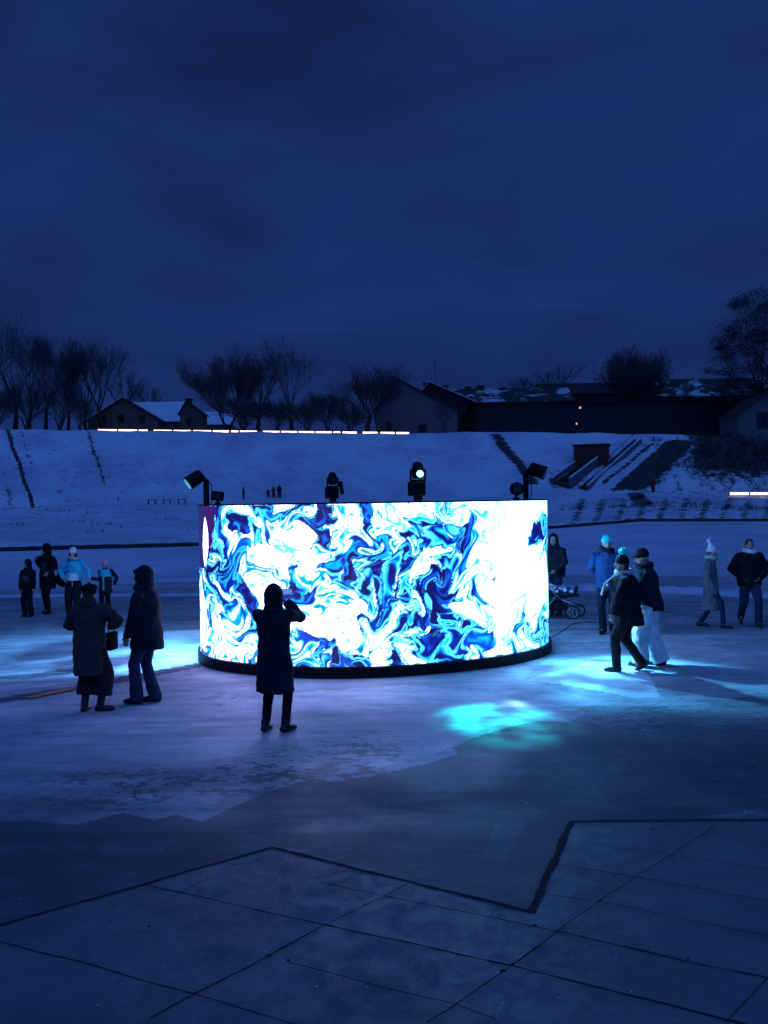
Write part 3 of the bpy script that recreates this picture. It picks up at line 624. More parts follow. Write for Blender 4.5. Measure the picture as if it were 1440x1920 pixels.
def pole_lamp(px, depth, headoff, hdir, polez, label, lens, group='stage lamps on the rim of the LED screen'):
    p = PD(px, 932, depth); p.z = TOP - .1
    t = thing('stage_lamp', label, 'stage lamp', p, 0, group)
    bm = bmesh.new(); bbox(bm, (0, 0, (polez) / 2), (.085, .085, polez), None, .01); obj('pole', bm, M['rig'], t)
    bm = bmesh.new(); tube(bm, ((0, 0, polez - .03), V((0, 0, polez - .0)) + V(headoff) * .3 + V((0, 0, .05)), V((0, 0, polez)) + V(headoff)), [.035, .035, .03], 8); obj('arm', bm, M['rig'], t, True)
    c = V((0, 0, polez)) + V(headoff); d = V(hdir).normalized()
    bm = bmesh.new(); tube(bm, (c - d * .15, c - d * .12, c + d * .1, c + d * .13), [.08, .11, .115, .125], 16); hd = obj('lamp_head', bm, M['rig'], t, True)
    bm = bmesh.new(); tube(bm, (c + d * .125, c + d * .137), [.105, .1], 16); obj('lens', bm, lens, hd, True)
    bm = bmesh.new(); tube(bm, (c - d * .1 + V((0, 0, .1)), c * .5 + V((0, 0, polez * .5 + .14)), (.09, 0, polez - .1), (.1, 0, polez * .4), (.07, 0, .1)), .009, 6); obj('cable', bm, M['rubber'], t, True)
    return t, p, p + c + d * .2
tA, pA, lA = pole_lamp(387, 14.2, (-.2, 0, .0), (-.75, -.35, -.55), .52, 'stage lamp on a short pole, tilted down to the left of the screen', M['lensdim'])
tD, pD, lD = pole_lamp(986, 14.6, (.2, -.05, .04), (.75, -.35, -.3), .55, 'stage lamp on a short pole, tilted down to the right of the screen', M['lensoff'])
def flood(px, depth, w, h, label, rnd=False):
    p = PD(px, 932, depth); p.z = TOP + .004
    t = thing('floodlight', label, 'floodlight', p, 0, 'floodlights beside the pole lamps')
    bm = bmesh.new(); bbox(bm, (0, 0, .02), (w * .4, .12, .04), None, .006); tube(bm, ((0, 0, .03), (0, 0, .09)), .02, 8); obj('bracket', bm, M['rig'], t)
    bm = bmesh.new()
    if rnd: tube(bm, ((.0, .12, .06 + h / 2), (0, .05, .06 + h / 2), (0, -.09, .06 + h / 2), (0, -.12, .06 + h / 2)), [w * .3, w * .45, w * .5, w * .46], 8)
    else: bbox(bm, (0, 0, .06 + h / 2), (w, .14, h), Matrix.Rotation(R(8), 3, 'Y'), .025)
    hd = obj('housing', bm, M['rig'], t, rnd)
    bm = bmesh.new(); bbox(bm, (0, -.13 if rnd else -.08, .06 + h / 2), (w * .6, .01, h * .6), None, .004); obj('glass', bm, M['lensoff'], hd)
flood(408, 14.4, .2, .16, 'small square floodlight beside the left pole lamp'); flood(968, 14.3, .24, .24, 'small round floodlight beside the right pole lamp', True)
bm = bmesh.new(); tube(bm, (pA + V((.1, -.05, .1)), pA + V((.12, -.3, -.1)), PD(402, 1010, 13.9), PD(396, 1100, 13.9)), .008, 6)
bpy.context.view_layer.update()
spot('spot_beam', tC, lC, G(935, 1350), (.0, .9, .95), 2300, 25, 1, .06, (11, 11, 45))
spot('spot_beam', tC, lC + V((0, 0, .02)), G(960, 1320), (.35, .8, 1), 1500, 7, 1, .06, (9, 9, 60))  # added narrow lamp, imitates a pale reflection on the ice
spot('spot_beam', tC, lC + V((.02, 0, 0)), G(600, 1340), (.30, .27, 1), 4300, 100, 1, .4)  # added fill lamp, stands in for the screen's spill on the plaza
spot('spot_beam', tA, lA, G(230, 1225), (.12, .45, 1), 2600, 85, .9, .06, (2.2, 2.2, 5))
spot('spot_beam', tD, lD, G(1170, 1262), (.08, .50, 1), 3600, 62, .9, .06, (3, 3, 9))
spot('spot_beam', tD, lD + V((0, -.02, 0)), G(1260, 1250), (.02, .30, 1), 9500, 118, 1)
spot('spot_beam', tD, lD + V((0, 0, .03)), G(1340, 1183), (0, .9, 1), 900, 3, .3, .02)
spot('spot_beam', tD, lD + V((.02, 0, .03)), G(1120, 1222) + V((0, 0, 1.2)), (0, .7, 1), 160, 9, .8, .02)
# ------------------------------------------------------------------ terrain
def lerpx(px, P): return float(np.interp(px, [a for a, _ in P], [b for _, b in P]))
RC = [(-600, 42), (0, 50), (370, 54), (700, 62), (1040, 72), (1440, 78), (2000, 80)]      # kerb radius
YC = [(-600, 1045), (0, 1034), (370, 1024), (700, 1010), (1040, 991), (1200, 978), (1440, 978), (2000, 980)]
RT = [(-600, 95), (0, 100), (700, 104), (1040, 104), (1440, 104), (2000, 104)]
YT_ = [(-600, 955), (0, 950), (370, 941), (700, 938), (1000, 924), (1440, 925), (2000, 925)]
YK = [(-600, 795), (0, 805), (770, 813), (900, 809), (1280, 815), (1440, 822), (2000, 830)]     # crown
def az_px(az): # azimuth from +Y -> px at horizon
    v = V((math.sin(az), math.cos(az), 0)) * 100 + V((0, 0, EYE))
    if abs(az) > 1.2: return 2000 if az > 0 else -600
    return proj(v)[0]
_cache = {}
def params(az):
    px = max(-600, min(2000, az_px(az))); rc = lerpx(px, RC); rt = lerpx(px, RT); rk = rt + 19
    if abs(az) > 1.0: px = 2000 if az > 0 else -600
    zc = PR(px, lerpx(px, YC), rc).z; zt = PR(px, lerpx(px, YT_), rt).z; zk = PR(px, lerpx(px, YK), rk).z
    if abs(az) > 1.0: zc, zt, zk = 0, 3, 13
    return px, rc, rt, rk, zc, zt, zk
def height(az, r, P=None):
    px, rc, rt, rk, zc, zt, zk = P or params(az)
    if r <= 30: return 0.0
    if r <= rc: return zc * (r - 30) / (rc - 30)
    if r <= rt: k = (r - rc) / (rt - rc); return zc + .3 + (zt - zc - .3) * (k ** .9)
    if r <= rk: k = (r - rt) / (rk - rt); k = k + .035 * math.sin(2 * math.pi * k); return zt + (zk - zt) * k
    return zk
azs = sorted(set([round(a, 5) for a in np.arange(-.62, .62, .0017)] + [round(a, 4) for a in np.arange(-3.14, -.62, .05)] + [round(a, 4) for a in np.arange(.62, 3.14, .05)]))
def wear(px, py):
    w = 0
    def line(x0, y0, x1, y1, wd, s):
        nonlocal w
        if not (y0 - 4 < py < y1 + 4): return
        t = (py - y0) / (y1 - y0); x = x0 + (x1 - x0) * t + 1.2 * math.sin(py * .11); w = max(w, s * math.exp(-((px - x) / wd) ** 2))
    line(14, 808, 62, 948, 5, .5); line(40, 812, 58, 870, 4, .3); line(164, 808, 196, 905, 5, .36); line(200, 880, 228, 950, 7, .22); line(510, 830, 560, 905, 4, .22)
    line(930, 818, 1000, 905, 14, .5); line(5, 870, 20, 945, 8, .25); line(820, 818, 900, 900, 5, .16); line(105, 905, 128, 950, 10, .2)
    # overgrown bank at right
    if px > 1130:
        a = min(1, max(0, (px - (1245 - (py - 825) * 1.15)) / 14)) * min(1, max(0, (1335 - (py - 822) * 1.0 - px) / 40)) * min(1, max(0, (py - 822) / 6)) * min(1, max(0, (930 - py) / 20)); w = max(w, .62 * a)
        if py < 935: w = max(w, .42 * min(1, (px - 1250) / 60) * min(1, max(0, (935 - py) / 60)) if px > 1250 else 0)
        if px > 1290 and 812 < py < 880: w = max(w, .56 * min(1, (px - 1290) / 30))
        line(1220, 835, 1120, 915, 8, .4)
        if 915 < py < 985: w = max(w, .21)
    if 935 < py < 1000 and px > 1060: w = max(w, .2 + .12 * math.sin(px * .16 + py * .05))
    if px < 330 and 812 < py < 1030: w = max(w, .155)
    elif py < 1030: w = max(w, .12)
    if 1030 < px < 1100 and 880 < py < 915: w = max(w, .25)
    return w
vs = []; wr_ = []; fs = []; NR = 0
prof = None
for az in azs:
    P = params(az); px, rc, rt, rk, zc, zt, zk = P
    rr = list(np.linspace(30, rc - .01, 14)) + list(np.linspace(rc + .05, rt, 34)) + list(np.linspace(rt, rk, 66))[1:] + [rk + 2, rk + 8, 260, 700, 2500]
    NR = len(rr); s_, c_ = math.sin(az), math.cos(az)
    for r in rr:
        z = height(az, r, P) + (.004 if r < 31 else 0)
        if r > rk + 20: z = zk - (r - rk - 20) * .01
        if rc + 1 < r < rk + 3: z += .16 * noise.noise(V((s_ * r * .25, c_ * r * .25, 0))) + .05 * noise.noise(V((s_ * r, c_ * r, 3)))
        v = V((s_ * r, c_ * r, z)); vs.append(v)
        w = 0
        if r > rc and r <= rk + 3 and abs(az) < .62: q = proj(v); w = wear(*q)
        wr_.append(w)
n = len(azs)
for i in range(n):
    j = (i + 1) % n
    for k in range(NR - 1): fs.append((i * NR + k, j * NR + k, j * NR + k + 1, i * NR + k + 1))
M['snow'] = ground_mat('snow_slope', (.62, .64, .68), (.44, .46, .52), (.42, .43, .46), .12, .8, bump=.5, bd=.05, rough=(.7, .95), attr=((.05, .045, .045), 1.1), fine=.3, spec=.1)
tr = struct('snow_embankment', (vs, [], fs), M['snow'], smooth=True)
at = tr.data.attributes.new('wear', 'FLOAT', 'POINT'); at.data.foreach_set('value', wr_)
# inner ground: snow field ring + plaza slab
def disc(name, r, z, m, n=96, hole=None):
    bm = bmesh.new(); vv_ = [bm.verts.new((r * math.sin(a * 2 * math.pi / n), r * math.cos(a * 2 * math.pi / n), z)) for a in range(n)]; bm.faces.new(vv_[::-1]); return struct(name, bm, m)
M['snowflat'] = ground_mat('trodden_snow', (.36, .38, .42), (.3, .32, .36), (.26, .27, .3), .08, .6, bump=.3, rough=(.6, .9), stretch=(.35, 1.3, 1), spec=.15)
M['slab'] = ground_mat('plaza_concrete', (.11, .112, .125), (.17, .172, .185), (.3, .31, .33), .5, 2.2, lo=.4, hi=.62, rough=(.4, .75), bump=.25, stretch=(.7, 1, 1), fine=.28)
M['frost'] = ground_mat('frosted_concrete', (.34, .34, .36), (.43, .43, .45), (.24, .24, .27), .4, 2.4, rough=(.32, .7), bump=.25, stretch=(.6, 1, 1), fine=.35)
M['frost2'] = ground_mat('thin_frost', (.46, .46, .48), (.56, .56, .58), (.35, .35, .37), .5, 2.6, rough=(.3, .6), bump=.2, stretch=(.6, 1, 1), fine=.25)
M['fronts'] = ground_mat('front_slab_concrete', (.115, .12, .13), (.16, .165, .175), (.22, .225, .24), 1.3, 4.6, rough=(.5, .85), bump=.2, fine=.25)
M['wet'] = ground_mat('dark_wet_concrete', (.085, .085, .1), (.11, .11, .125), (.13, .13, .14), .9, 3, rough=(.75, .9), bump=.3, spec=.12)
M['soil'] = mat('joint_soil', (.014, .014, .018), .95)
disc('ground', 30.6, -.03, M['snowflat'])
def poly(name, P, z, m, jag=0.0, step=.25, kind='structure', world=False, th=0):
    W = [V(p) if world else G(*p) for p in P]; out = []
    for a, b_ in zip(W, W[1:] + W[:1]):
        k = max(1, int((b_ - a).length / step)) if jag else 1
        for i in range(k):
            q = a.lerp(b_, i / k); 
            if jag: q = q + V((noise.noise(q * 1.7) + .5 * noise.noise(q * 6), noise.noise(q * 1.7 + V((9, 9, 9))) + .5 * noise.noise(q * 6 + V((4, 0, 0))), 0)) * jag
            out.append(q)
    bm = bmesh.new(); f = bm.faces.new([bm.verts.new((q.x, q.y, z)) for q in out])
    bmesh.ops.recalc_face_normals(bm, faces=[f]); f.normal_update()
    if f.normal.z < 0: f.normal_flip()
    bmesh.ops.triangulate(bm, faces=[f])
    if th:
        r = bmesh.ops.extrude_face_region(bm, geom=bm.faces[:]); bmesh.ops.translate(bm, vec=(0, 0, -th), verts=[g for g in r['geom'] if isinstance(g, bmesh.types.BMVert)])
    return struct(name, bm, m, kind)
edge = [(-900, 1640), (-500, 1600), (-100, 1545), (60, 1538), (140, 1545), (230, 1524), (290, 1537), (330, 1528), (380, 1540), (470, 1500), (560, 1467), (640, 1466), (720, 1450), (800, 1432), (862, 1414), (855, 1401), (885, 1384), (960, 1364), (1010, 1352),
        (1068, 1354), (1098, 1338), (1086, 1328), (1140, 1316), (1215, 1321), (1250, 1308), (1400, 1250), (2600, 1250), (2600, 1040), (-900, 1040)]
def pip(x, y, P):
    c = np.zeros(x.shape, bool); n = len(P)
    for i in range(n):
        (x0, y0), (x1, y1) = P[i], P[(i + 1) % n]
        if y0 == y1: continue
        c ^= ((y0 > y) != (y1 > y)) & (x < (x1 - x0) * (y - y0) / (y1 - y0) + x0)
    return c
def plaza():
    A = np.array(sorted(set(np.round(np.arange(-.6, .6, .0019), 5)) | set(np.round(np.arange(-3.14, -.6, .06), 4)) | set(np.round(np.arange(.6, 3.14, .06), 4))))
    rr = 1 / np.linspace(1 / 3.6, 1 / 30.6, 460); rr = np.r_[.3, 2.0, rr]
    X, Y = np.sin(A)[:, None] * rr[None], np.cos(A)[:, None] * rr[None]; nA, nR = X.shape
    W = np.stack([X, Y, np.full_like(X, -EYE)], -1) @ np.array(CM)
    px = 720 + F * W[..., 0] / -W[..., 2]; py = 960 - F * W[..., 1] / -W[..., 2]; ok = (W[..., 2] < -.5)
    jx = px + 7 * fbm(X * 1.4, Y * 1.4, 5, 4); jy = py + 2.5 * fbm(X * 1.4 + 7, Y * 1.4, 8, 4)
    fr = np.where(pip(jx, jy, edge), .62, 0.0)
    side = np.clip(1 - (py - 1290) / 170, 0, 1) * np.clip((px - 900) / 220, 0, 1) * .6; fr = np.maximum(fr, side)  # falloff of the light at right, painted into the frost value
    fr = np.where((py > 1118) & (py < 1190), fr * .75, fr)                     # frost value lowered in a band along the far slab edge
    for P, v in (([(985, 1275), (1100, 1240), (1200, 1243), (1238, 1306), (1180, 1309), (1100, 1292)], .95), ([(540, 1300), (760, 1286), (900, 1296), (1080, 1330), (1000, 1345), (880, 1375), (850, 1398), (800, 1420), (700, 1440), (560, 1400)], .85),
                 ([(-200, 1330), (100, 1312), (380, 1262), (470, 1280), (500, 1380), (420, 1440), (250, 1430), (100, 1400), (-200, 1440)], .72), ([(60, 1195), (380, 1180), (380, 1245), (0, 1300), (-200, 1300), (-200, 1210)], .8)):
        fr = np.where(pip(jx, jy, P), v, fr)
    kx = px + 5 * fbm(X * 2, Y * 2, 15, 3); ky = py + 1.6 * fbm(X * 2 + 7, Y * 2, 18, 3)
    for P, dv, mx in (([(-300, 1352), (0, 1318), (60, 1309), (250, 1276), (380, 1250), (392, 1240), (250, 1265), (110, 1292), (0, 1308), (-300, 1340)], .1, 1), ([(-40, 1274), (60, 1262), (110, 1255), (150, 1254), (130, 1264), (60, 1273)], .35, 1),
                      ([(985, 1274), (1100, 1290), (1190, 1309), (1215, 1321), (1140, 1316), (1050, 1295)], .5, 1), ([(852, 1402), (885, 1384), (905, 1386), (872, 1404), (884, 1420), (990, 1440), (985, 1446), (880, 1432), (862, 1420)], .08, 1),
                      ([(720, 1532), (900, 1526), (1060, 1528), (1100, 1532), (1072, 1548), (1000, 1718), (760, 1660), (640, 1612), (690, 1560)], -.12, 1), ([(908, 1600), (928, 1545), (975, 1535), (990, 1540), (950, 1612)], .25, 1),
                      ([(885, 1432), (1000, 1440), (960, 1470), (820, 1500), (640, 1520), (600, 1500), (720, 1468), (862, 1430)], .2, 1), ([(180, 1585), (330, 1572), (300, 1600), (190, 1606)], .22, 1), ([(1300, 1532), (1420, 1518), (1460, 1528), (1400, 1538)], .35, 1)):
        fr = np.where(pip(kx, ky, P), dv, fr)
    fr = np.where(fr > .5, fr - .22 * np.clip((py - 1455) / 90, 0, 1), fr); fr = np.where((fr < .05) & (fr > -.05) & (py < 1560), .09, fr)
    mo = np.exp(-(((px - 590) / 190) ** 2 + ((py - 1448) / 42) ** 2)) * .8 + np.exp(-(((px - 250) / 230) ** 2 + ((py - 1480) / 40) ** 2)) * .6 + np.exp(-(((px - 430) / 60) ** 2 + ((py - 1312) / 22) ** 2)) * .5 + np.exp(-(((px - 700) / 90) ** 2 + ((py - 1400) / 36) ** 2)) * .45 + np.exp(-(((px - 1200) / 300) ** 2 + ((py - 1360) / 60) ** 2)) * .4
    fr = np.where(ok, fr, 0); mo = np.where(ok, mo, 0)
    i = np.arange(nA)[:, None]; k = np.arange(nR - 1)[None]; j = (i + 1) % nA
    f = np.stack([i * nR + k, i * nR + k + 1, j * nR + k + 1, j * nR + k], -1).reshape(-1, 4)
    me = bpy.data.meshes.new('plaza'); me.from_pydata(np.stack([X, Y, X * 0], -1).reshape(-1, 3).tolist(), [], f.tolist())
    o = bpy.data.objects.new('plaza', me); C.objects.link(o); o['kind'] = 'structure'
    for nm, v in (('frost', fr), ('melt', mo)): me.attributes.new(nm, 'FLOAT', 'POINT').data.foreach_set('value', v.astype(np.float32).ravel())  # frost also carries the light falloff painted in at right
    m, nt, b = new_mat('frosty_concrete'); N = nt.nodes; L = nt.links; tc = N.new('ShaderNodeTexCoord'); me.materials.append(m)
    def nz(s, d, r, dist=0, st=(1, 1, 1)):
        mp = N.new('ShaderNodeMapping'); mp.inputs['Scale'].default_value = st; L.new(tc.outputs['Object'], mp.inputs['Vector'])
        n = N.new('ShaderNodeTexNoise'); n.inputs['Scale'].default_value = s; n.inputs['Detail'].default_value = d; n.inputs['Roughness'].default_value = r; n.inputs['Distortion'].default_value = dist; L.new(mp.outputs['Vector'], n.inputs['Vector']); return n.outputs['Fac']
    def ma(op, a, b_, c=None):
        n = N.new('ShaderNodeMath'); n.operation = op
        for s_, v in zip(n.inputs, (a, b_, c)):
            if v is None: continue
            if hasattr(v, 'links'): L.new(v, s_)
            else: s_.default_value = v
        return n.outputs[0]
    def at(n_): n = N.new('ShaderNodeAttribute'); n.attribute_name = n_; return n.outputs['Fac']
    def step(x, lo, hi): n = N.new('ShaderNodeMapRange'); n.interpolation_type = 'SMOOTHSTEP'; L.new(x, n.inputs['Value']); n.inputs['From Min'].default_value = lo; n.inputs['From Max'].default_value = hi; return n.outputs[0]
    a = at('frost'); big = nz(.55, 7, .62, .4, (.7, 1, 1)); mid = nz(3.2, 6, .68, .6, (.55, 1, 1)); sml = nz(11, 5, .7, .5, (.6, 1, 1))
    mpS = N.new('ShaderNodeMapping'); mpS.inputs['Rotation'].default_value = (0, 0, R(-24)); mpS.inputs['Scale'].default_value = (.22, 2.6, 1); L.new(tc.outputs['Object'], mpS.inputs['Vector'])
    nS = N.new('ShaderNodeTexNoise'); nS.inputs['Scale'].default_value = 1.6; nS.inputs['Detail'].default_value = 7; nS.inputs['Roughness'].default_value = .65; L.new(mpS.outputs['Vector'], nS.inputs['Vector']); strk = nS.outputs['Fac']
    a = ma('ADD', a, ma('MULTIPLY', ma('SUBTRACT', strk, .5), .75))
    f1 = ma('ADD', a, ma('MULTIPLY', ma('SUBTRACT', big, .5), 1.0)); f1 = ma('ADD', f1, ma('MULTIPLY', ma('SUBTRACT', mid, .5), .7)); f1 = ma('ADD', f1, ma('MULTIPLY', ma('SUBTRACT', sml, .5), .4))
    # melted spots: thresholded cells inside the trodden areas
    spot_ = ma('MULTIPLY', step(ma('ADD', ma('MULTIPLY', mid, .6), ma('MULTIPLY', sml, .55)), .575, .61), at('melt'))
    spot2 = ma('MULTIPLY', step(sml, .62, .66), ma('MULTIPLY', a, .35))
    f2 = ma('SUBTRACT', ma('SUBTRACT', f1, ma('MULTIPLY', spot_, .8)), spot2)
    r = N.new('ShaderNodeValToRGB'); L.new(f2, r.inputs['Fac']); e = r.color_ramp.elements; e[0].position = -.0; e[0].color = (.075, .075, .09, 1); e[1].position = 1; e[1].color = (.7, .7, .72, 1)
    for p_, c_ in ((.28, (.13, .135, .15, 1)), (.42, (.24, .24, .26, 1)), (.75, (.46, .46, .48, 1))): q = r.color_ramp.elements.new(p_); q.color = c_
    g = nz(70, 3, .7); x = N.new('ShaderNodeMix'); x.data_type = 'RGBA'; x.blend_type = 'MULTIPLY'; x.inputs[0].default_value = 1; L.new(r.outputs['Color'], x.inputs[6])
    r2 = N.new('ShaderNodeValToRGB'); L.new(g, r2.inputs['Fac']); r2.color_ramp.elements[0].position = .3; r2.color_ramp.elements[0].color = (.78, .78, .78, 1); r2.color_ramp.elements[1].position = .7; r2.color_ramp.elements[1].color = (1.1, 1.1, 1.1, 1); L.new(r2.outputs['Color'], x.inputs[7]); L.new(x.outputs[2], b.inputs['Base Color'])
    rg = N.new('ShaderNodeMapRange'); L.new(big, rg.inputs['Value']); rg.inputs['From Min'].default_value = .35; rg.inputs['From Max'].default_value = .65; rg.inputs['To Min'].default_value = .8; rg.inputs['To Max'].default_value = .45; L.new(rg.outputs[0], b.inputs['Roughness']); b.inputs['Specular IOR Level'].default_value = .35
    bp = N.new('ShaderNodeBump'); bp.inputs['Strength'].default_value = .35; bp.inputs['Distance'].default_value = .012; L.new(ma('ADD', ma('MULTIPLY', sml, 1.0), ma('MULTIPLY', f2, .5)), bp.inputs['Height']); L.new(bp.outputs['Normal'], b.inputs['Normal'])
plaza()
poly('orange_strip', [(46, 1309), (135, 1291), (137, 1295), (56, 1312)], .018, mat('orange_sand', (.55, .2, .09), .9, var=.4, scale=3), .02, .2)
# front slab
fe = [(-400, 1850), (0, 1745), (510, 1597), (995, 1720), (1072, 1548), (1440, 1545), (2200, 1541), (6000, 2200), (3000, 6000), (-3000, 6000), (-3000, 2500)]
poly('front_paving', fe, .030, M['fronts'], 0, 1, th=.02)
def joint(bm, P_, w, z, jag=.3, wn=1):
    W = []
    for a, b_ in zip(P_, P_[1:]):
        a, b_ = G(*a), G(*b_); k = max(2, int((b_ - a).length / .04)); W += [(a.lerp(b_, i / k), (b_ - a).normalized()) for i in range(k)]
    W.append((G(*P_[-1]), W[-1][1])); L = []; Rr = []
    for q, d in W:
        nn = V((-d.y, d.x, 0)); q = q + nn * .012 * noise.noise(q * 2.5); ww = w * (1 + jag * 1.1 * noise.noise(q * 5) + jag * 1.3 * noise.noise(q * 31)) * wn; ww = max(.003, ww)
        L.append(bm.verts.new((*(q + nn * ww).xy, z))); Rr.append(bm.verts.new((*(q - nn * ww).xy, z)))
    for i in range(len(L) - 1): bm.faces.new((L[i], Rr[i], Rr[i + 1], L[i + 1]))
bm = bmesh.new()
joint(bm, [(-400, 1850), (0, 1745), (510, 1597)], .013, .0345); joint(bm, [(510, 1597), (995, 1720)], .015, .0350, .5); joint(bm, [(995, 1720), (1072, 1548)], .024, .0355, .5); joint(bm, [(1072, 1548), (1440, 1545), (2200, 1541)], .016, .036)
struct('paving_edge_joint', bm, M['soil'])
bm = bmesh.new(); z = .0345
JL = [([(270, 1668), (340, 1683), (610, 1744)], .005), ([(610, 1744), (960, 1822)], .007), ([(960, 1822), (1300, 1909), (1500, 1960)], .007), ([(-100, 1754), (0, 1777), (130, 1808), (365, 1877)], .0045),
      ([(365, 1877), (470, 1908), (560, 1934)], .002), ([(280, 1922), (365, 1877), (500, 1806), (610, 1744)], .0055), ([(610, 1744), (720, 1690), (775, 1661)], .003), ([(800, 1930), (850, 1900), (960, 1822), (1060, 1745)], .005), ([(1060, 1745), (1125, 1700), (1225, 1632), (1310, 1578), (1350, 1548)], .0025),
      ([(600, 1664), (720, 1690), (1000, 1748)], .004), ([(1000, 1748), (1070, 1762), (1290, 1815), (1437, 1846), (1560, 1872)], .0055), ([(1437, 1846), (1390, 1900), (1360, 1930)], .0025), ([(1040, 1630), (1180, 1652), (1440, 1700), (1600, 1730)], .0038),
      ([(1020, 1686), (1160, 1708), (1300, 1738), (1440, 1765), (1600, 1798)], .003), ([(1075, 1590), (1215, 1606), (1440, 1640)], .0015), ([(410, 1625), (455, 1634), (500, 1615)], .002), ([(340, 1683), (400, 1655)], .002), ([(540, 1818), (640, 1842), (720, 1866), (850, 1896), (930, 1925)], .0025)]
for i, (P_, w) in enumerate(JL): joint(bm, P_, w, z + i * .0004, .55)
for (x, y, r) in ((505, 1806, .05), (541, 1815, .04), (943, 1835, .06), (962, 1822, .04), (1003, 1749, .05), (1125, 1702, .04), (1152, 1656, .03), (1188, 1654, .03), (1225, 1565, .06), (1113, 1620, .03), (1290, 1813, .04), (535, 1612, .03), (280, 1750, .05)):
    c = G(x, y); r *= .32; bm.faces.new([bm.verts.new((c.x + r * (1 + .6 * noise.noise(V((k * 2.1, x, 0)))) * math.cos(k * .628), c.y + .8 * r * (1 + .6 * noise.noise(V((k * 1.7, y, 5)))) * math.sin(k * .628), .044 + x * 1e-6)) for k in range(10)])
struct('paving_joint', bm, M['soil'])
bm = bmesh.new(); rnd = random.Random(9)
for k in range(230):
    x, y = (rnd.uniform(-100, 1540), rnd.uniform(1560, 1915)) if k < 150 else (rnd.uniform(0, 1440), rnd.uniform(1290, 1540))
    q = G(x, y); r = rnd.uniform(.002, .0065)  * (1.6 if y < 1540 else 1); z0 = .026
    bmesh.ops.create_icosphere(bm, subdivisions=1, radius=r, matrix=Matrix.Translation((q.x, q.y, (.033 if pip(np.array([x]), np.array([y]), [(-400, 1850), (0, 1747), (510, 1599), (995, 1722), (1074, 1550), (1900, 1547), (1900, 3000), (-400, 3000)])[0] else .002))) @ Matrix.Diagonal((rnd.uniform(.7, 1.6), rnd.uniform(.7, 1.6), .5, 1)))
struct('frost_crumbs', bm, M['snow'], 'stuff')
bm = bmesh.new(); W_c = [G(1024 + 190 * t_, 1200 - 32 * min(1, t_ * 4) + 3.5 * math.sin(t_ * 11) + 5 * t_) for t_ in np.linspace(0, 1, 40)]; tube(bm, [v + V((0, 0, .006)) for v in W_c], .007, 6)
tag(obj('power_cable', bm, M['rubber']), 'thin dark cable on the ground running right from the screen base', 'cable')
# snow drift along the plaza edge at right and left
def ribbon(name, m, kind, P_, w, h, seed=0, n=160):
    W = [G(*p) for p in P_]; tot = [0]
    for a, b_ in zip(W, W[1:]): tot.append(tot[-1] + (b_ - a).length)
    bm = bmesh.new(); pr_ = None; K_ = 6
    for i in range(n + 1):
        t_ = tot[-1] * i / n; q = V((np.interp(t_, tot, [p.x for p in W]), np.interp(t_, tot, [p.y for p in W]), 0)); k = .6 + .5 * noise.noise(q * .8 + V((seed, 0, 0))) + .4 * noise.noise(q * 2.6)
        row = [bm.verts.new((q.x, q.y + w * (j / K_ - .5), .002 + max(.0, h * k * math.sin(math.pi * j / K_)) + .03 * noise.noise(V((q.x * 4, j, seed))) * (0 < j < K_))) for j in range(K_ + 1)]
        if pr_:
            for j in range(K_): bm.faces.new((pr_[j], row[j], row[j + 1], pr_[j + 1]))
        pr_ = row
    o = struct(name, bm, m, kind, True)
ribbon('snow_drift', M['snow'], 'stuff', [(1040, 1103), (1200, 1104), (1300, 1110), (1440, 1117), (1700, 1127)], 1.6, .22)
ribbon('snow_drift', M['snow'], 'stuff', [(-200, 1121), (0, 1118), (380, 1115)], .8, .06, 4)
# kerb wall round the arena
bm = bmesh.new(); pr_ = None
for az in azs:
    P = params(az); px, rc, rt, rk, zc, zt, zk = P; s_, c_ = math.sin(az), math.cos(az)
    z1 = zc + .30; prof = [(rc - .25, zc - .2), (rc - .25, zc + .02), (rc - .02, zc + .04), (rc - .02, z1 - .08), (rc + .22, z1 + .0), (rc + .5, z1 - .06)]
    row = [bm.verts.new((s_ * r, c_ * r, z + .03 * noise.noise(V((s_ * 90, c_ * 90, r))))) for r, z in prof]
    if pr_:
        for j in range(5): bm.faces.new((pr_[j], row[j], row[j + 1], pr_[j + 1]))
    pr_ = row
struct('arena_kerb', bm, mat('dark_kerb_concrete', (.05, .048, .05), .9, var=.5, scale=1.5))
# exposed grass tufts on the low slope at right
bm = bmesh.new(); rnd = random.Random(5)
def surf(px, r): 
    d = ray(px, 930); az = math.atan2(d.x, d.y); return V((math.sin(az) * r, math.cos(az) * r, height(az, r))), az
def tuft(bm, p, n, h, sp, rnd):
    for _ in range(n):
        a = rnd.uniform(0, 6.3); b_ = p + V((rnd.uniform(-sp, sp), rnd.uniform(-sp, sp), -.05)); q = b_ + V((math.cos(a) * .3 * h, math.sin(a) * .3 * h, h * rnd.uniform(.5, 1.2))); w = V((-math.sin(a), math.cos(a), 0)) * h * .1
        bm.faces.new([bm.verts.new(v) for v in (b_ - w, b_ + w, q)])
for k in range(34):
    px = 1060 + k * 13 + rnd.uniform(-4, 4)
    for j in range(7):
        p, _ = surf(px - j * 1.4, 82 + (7 - j) * 1.1); tuft(bm, p, 9 if rnd.random() < .7 else 2, .28, .3, rnd)
for k in range(26):
    p, _ = surf(rnd.uniform(0, 370), rnd.uniform(60, 98)); tuft(bm, p, 14, .3, .8, rnd)
struct('grass_tufts', bm, M['shrub'], 'stuff')
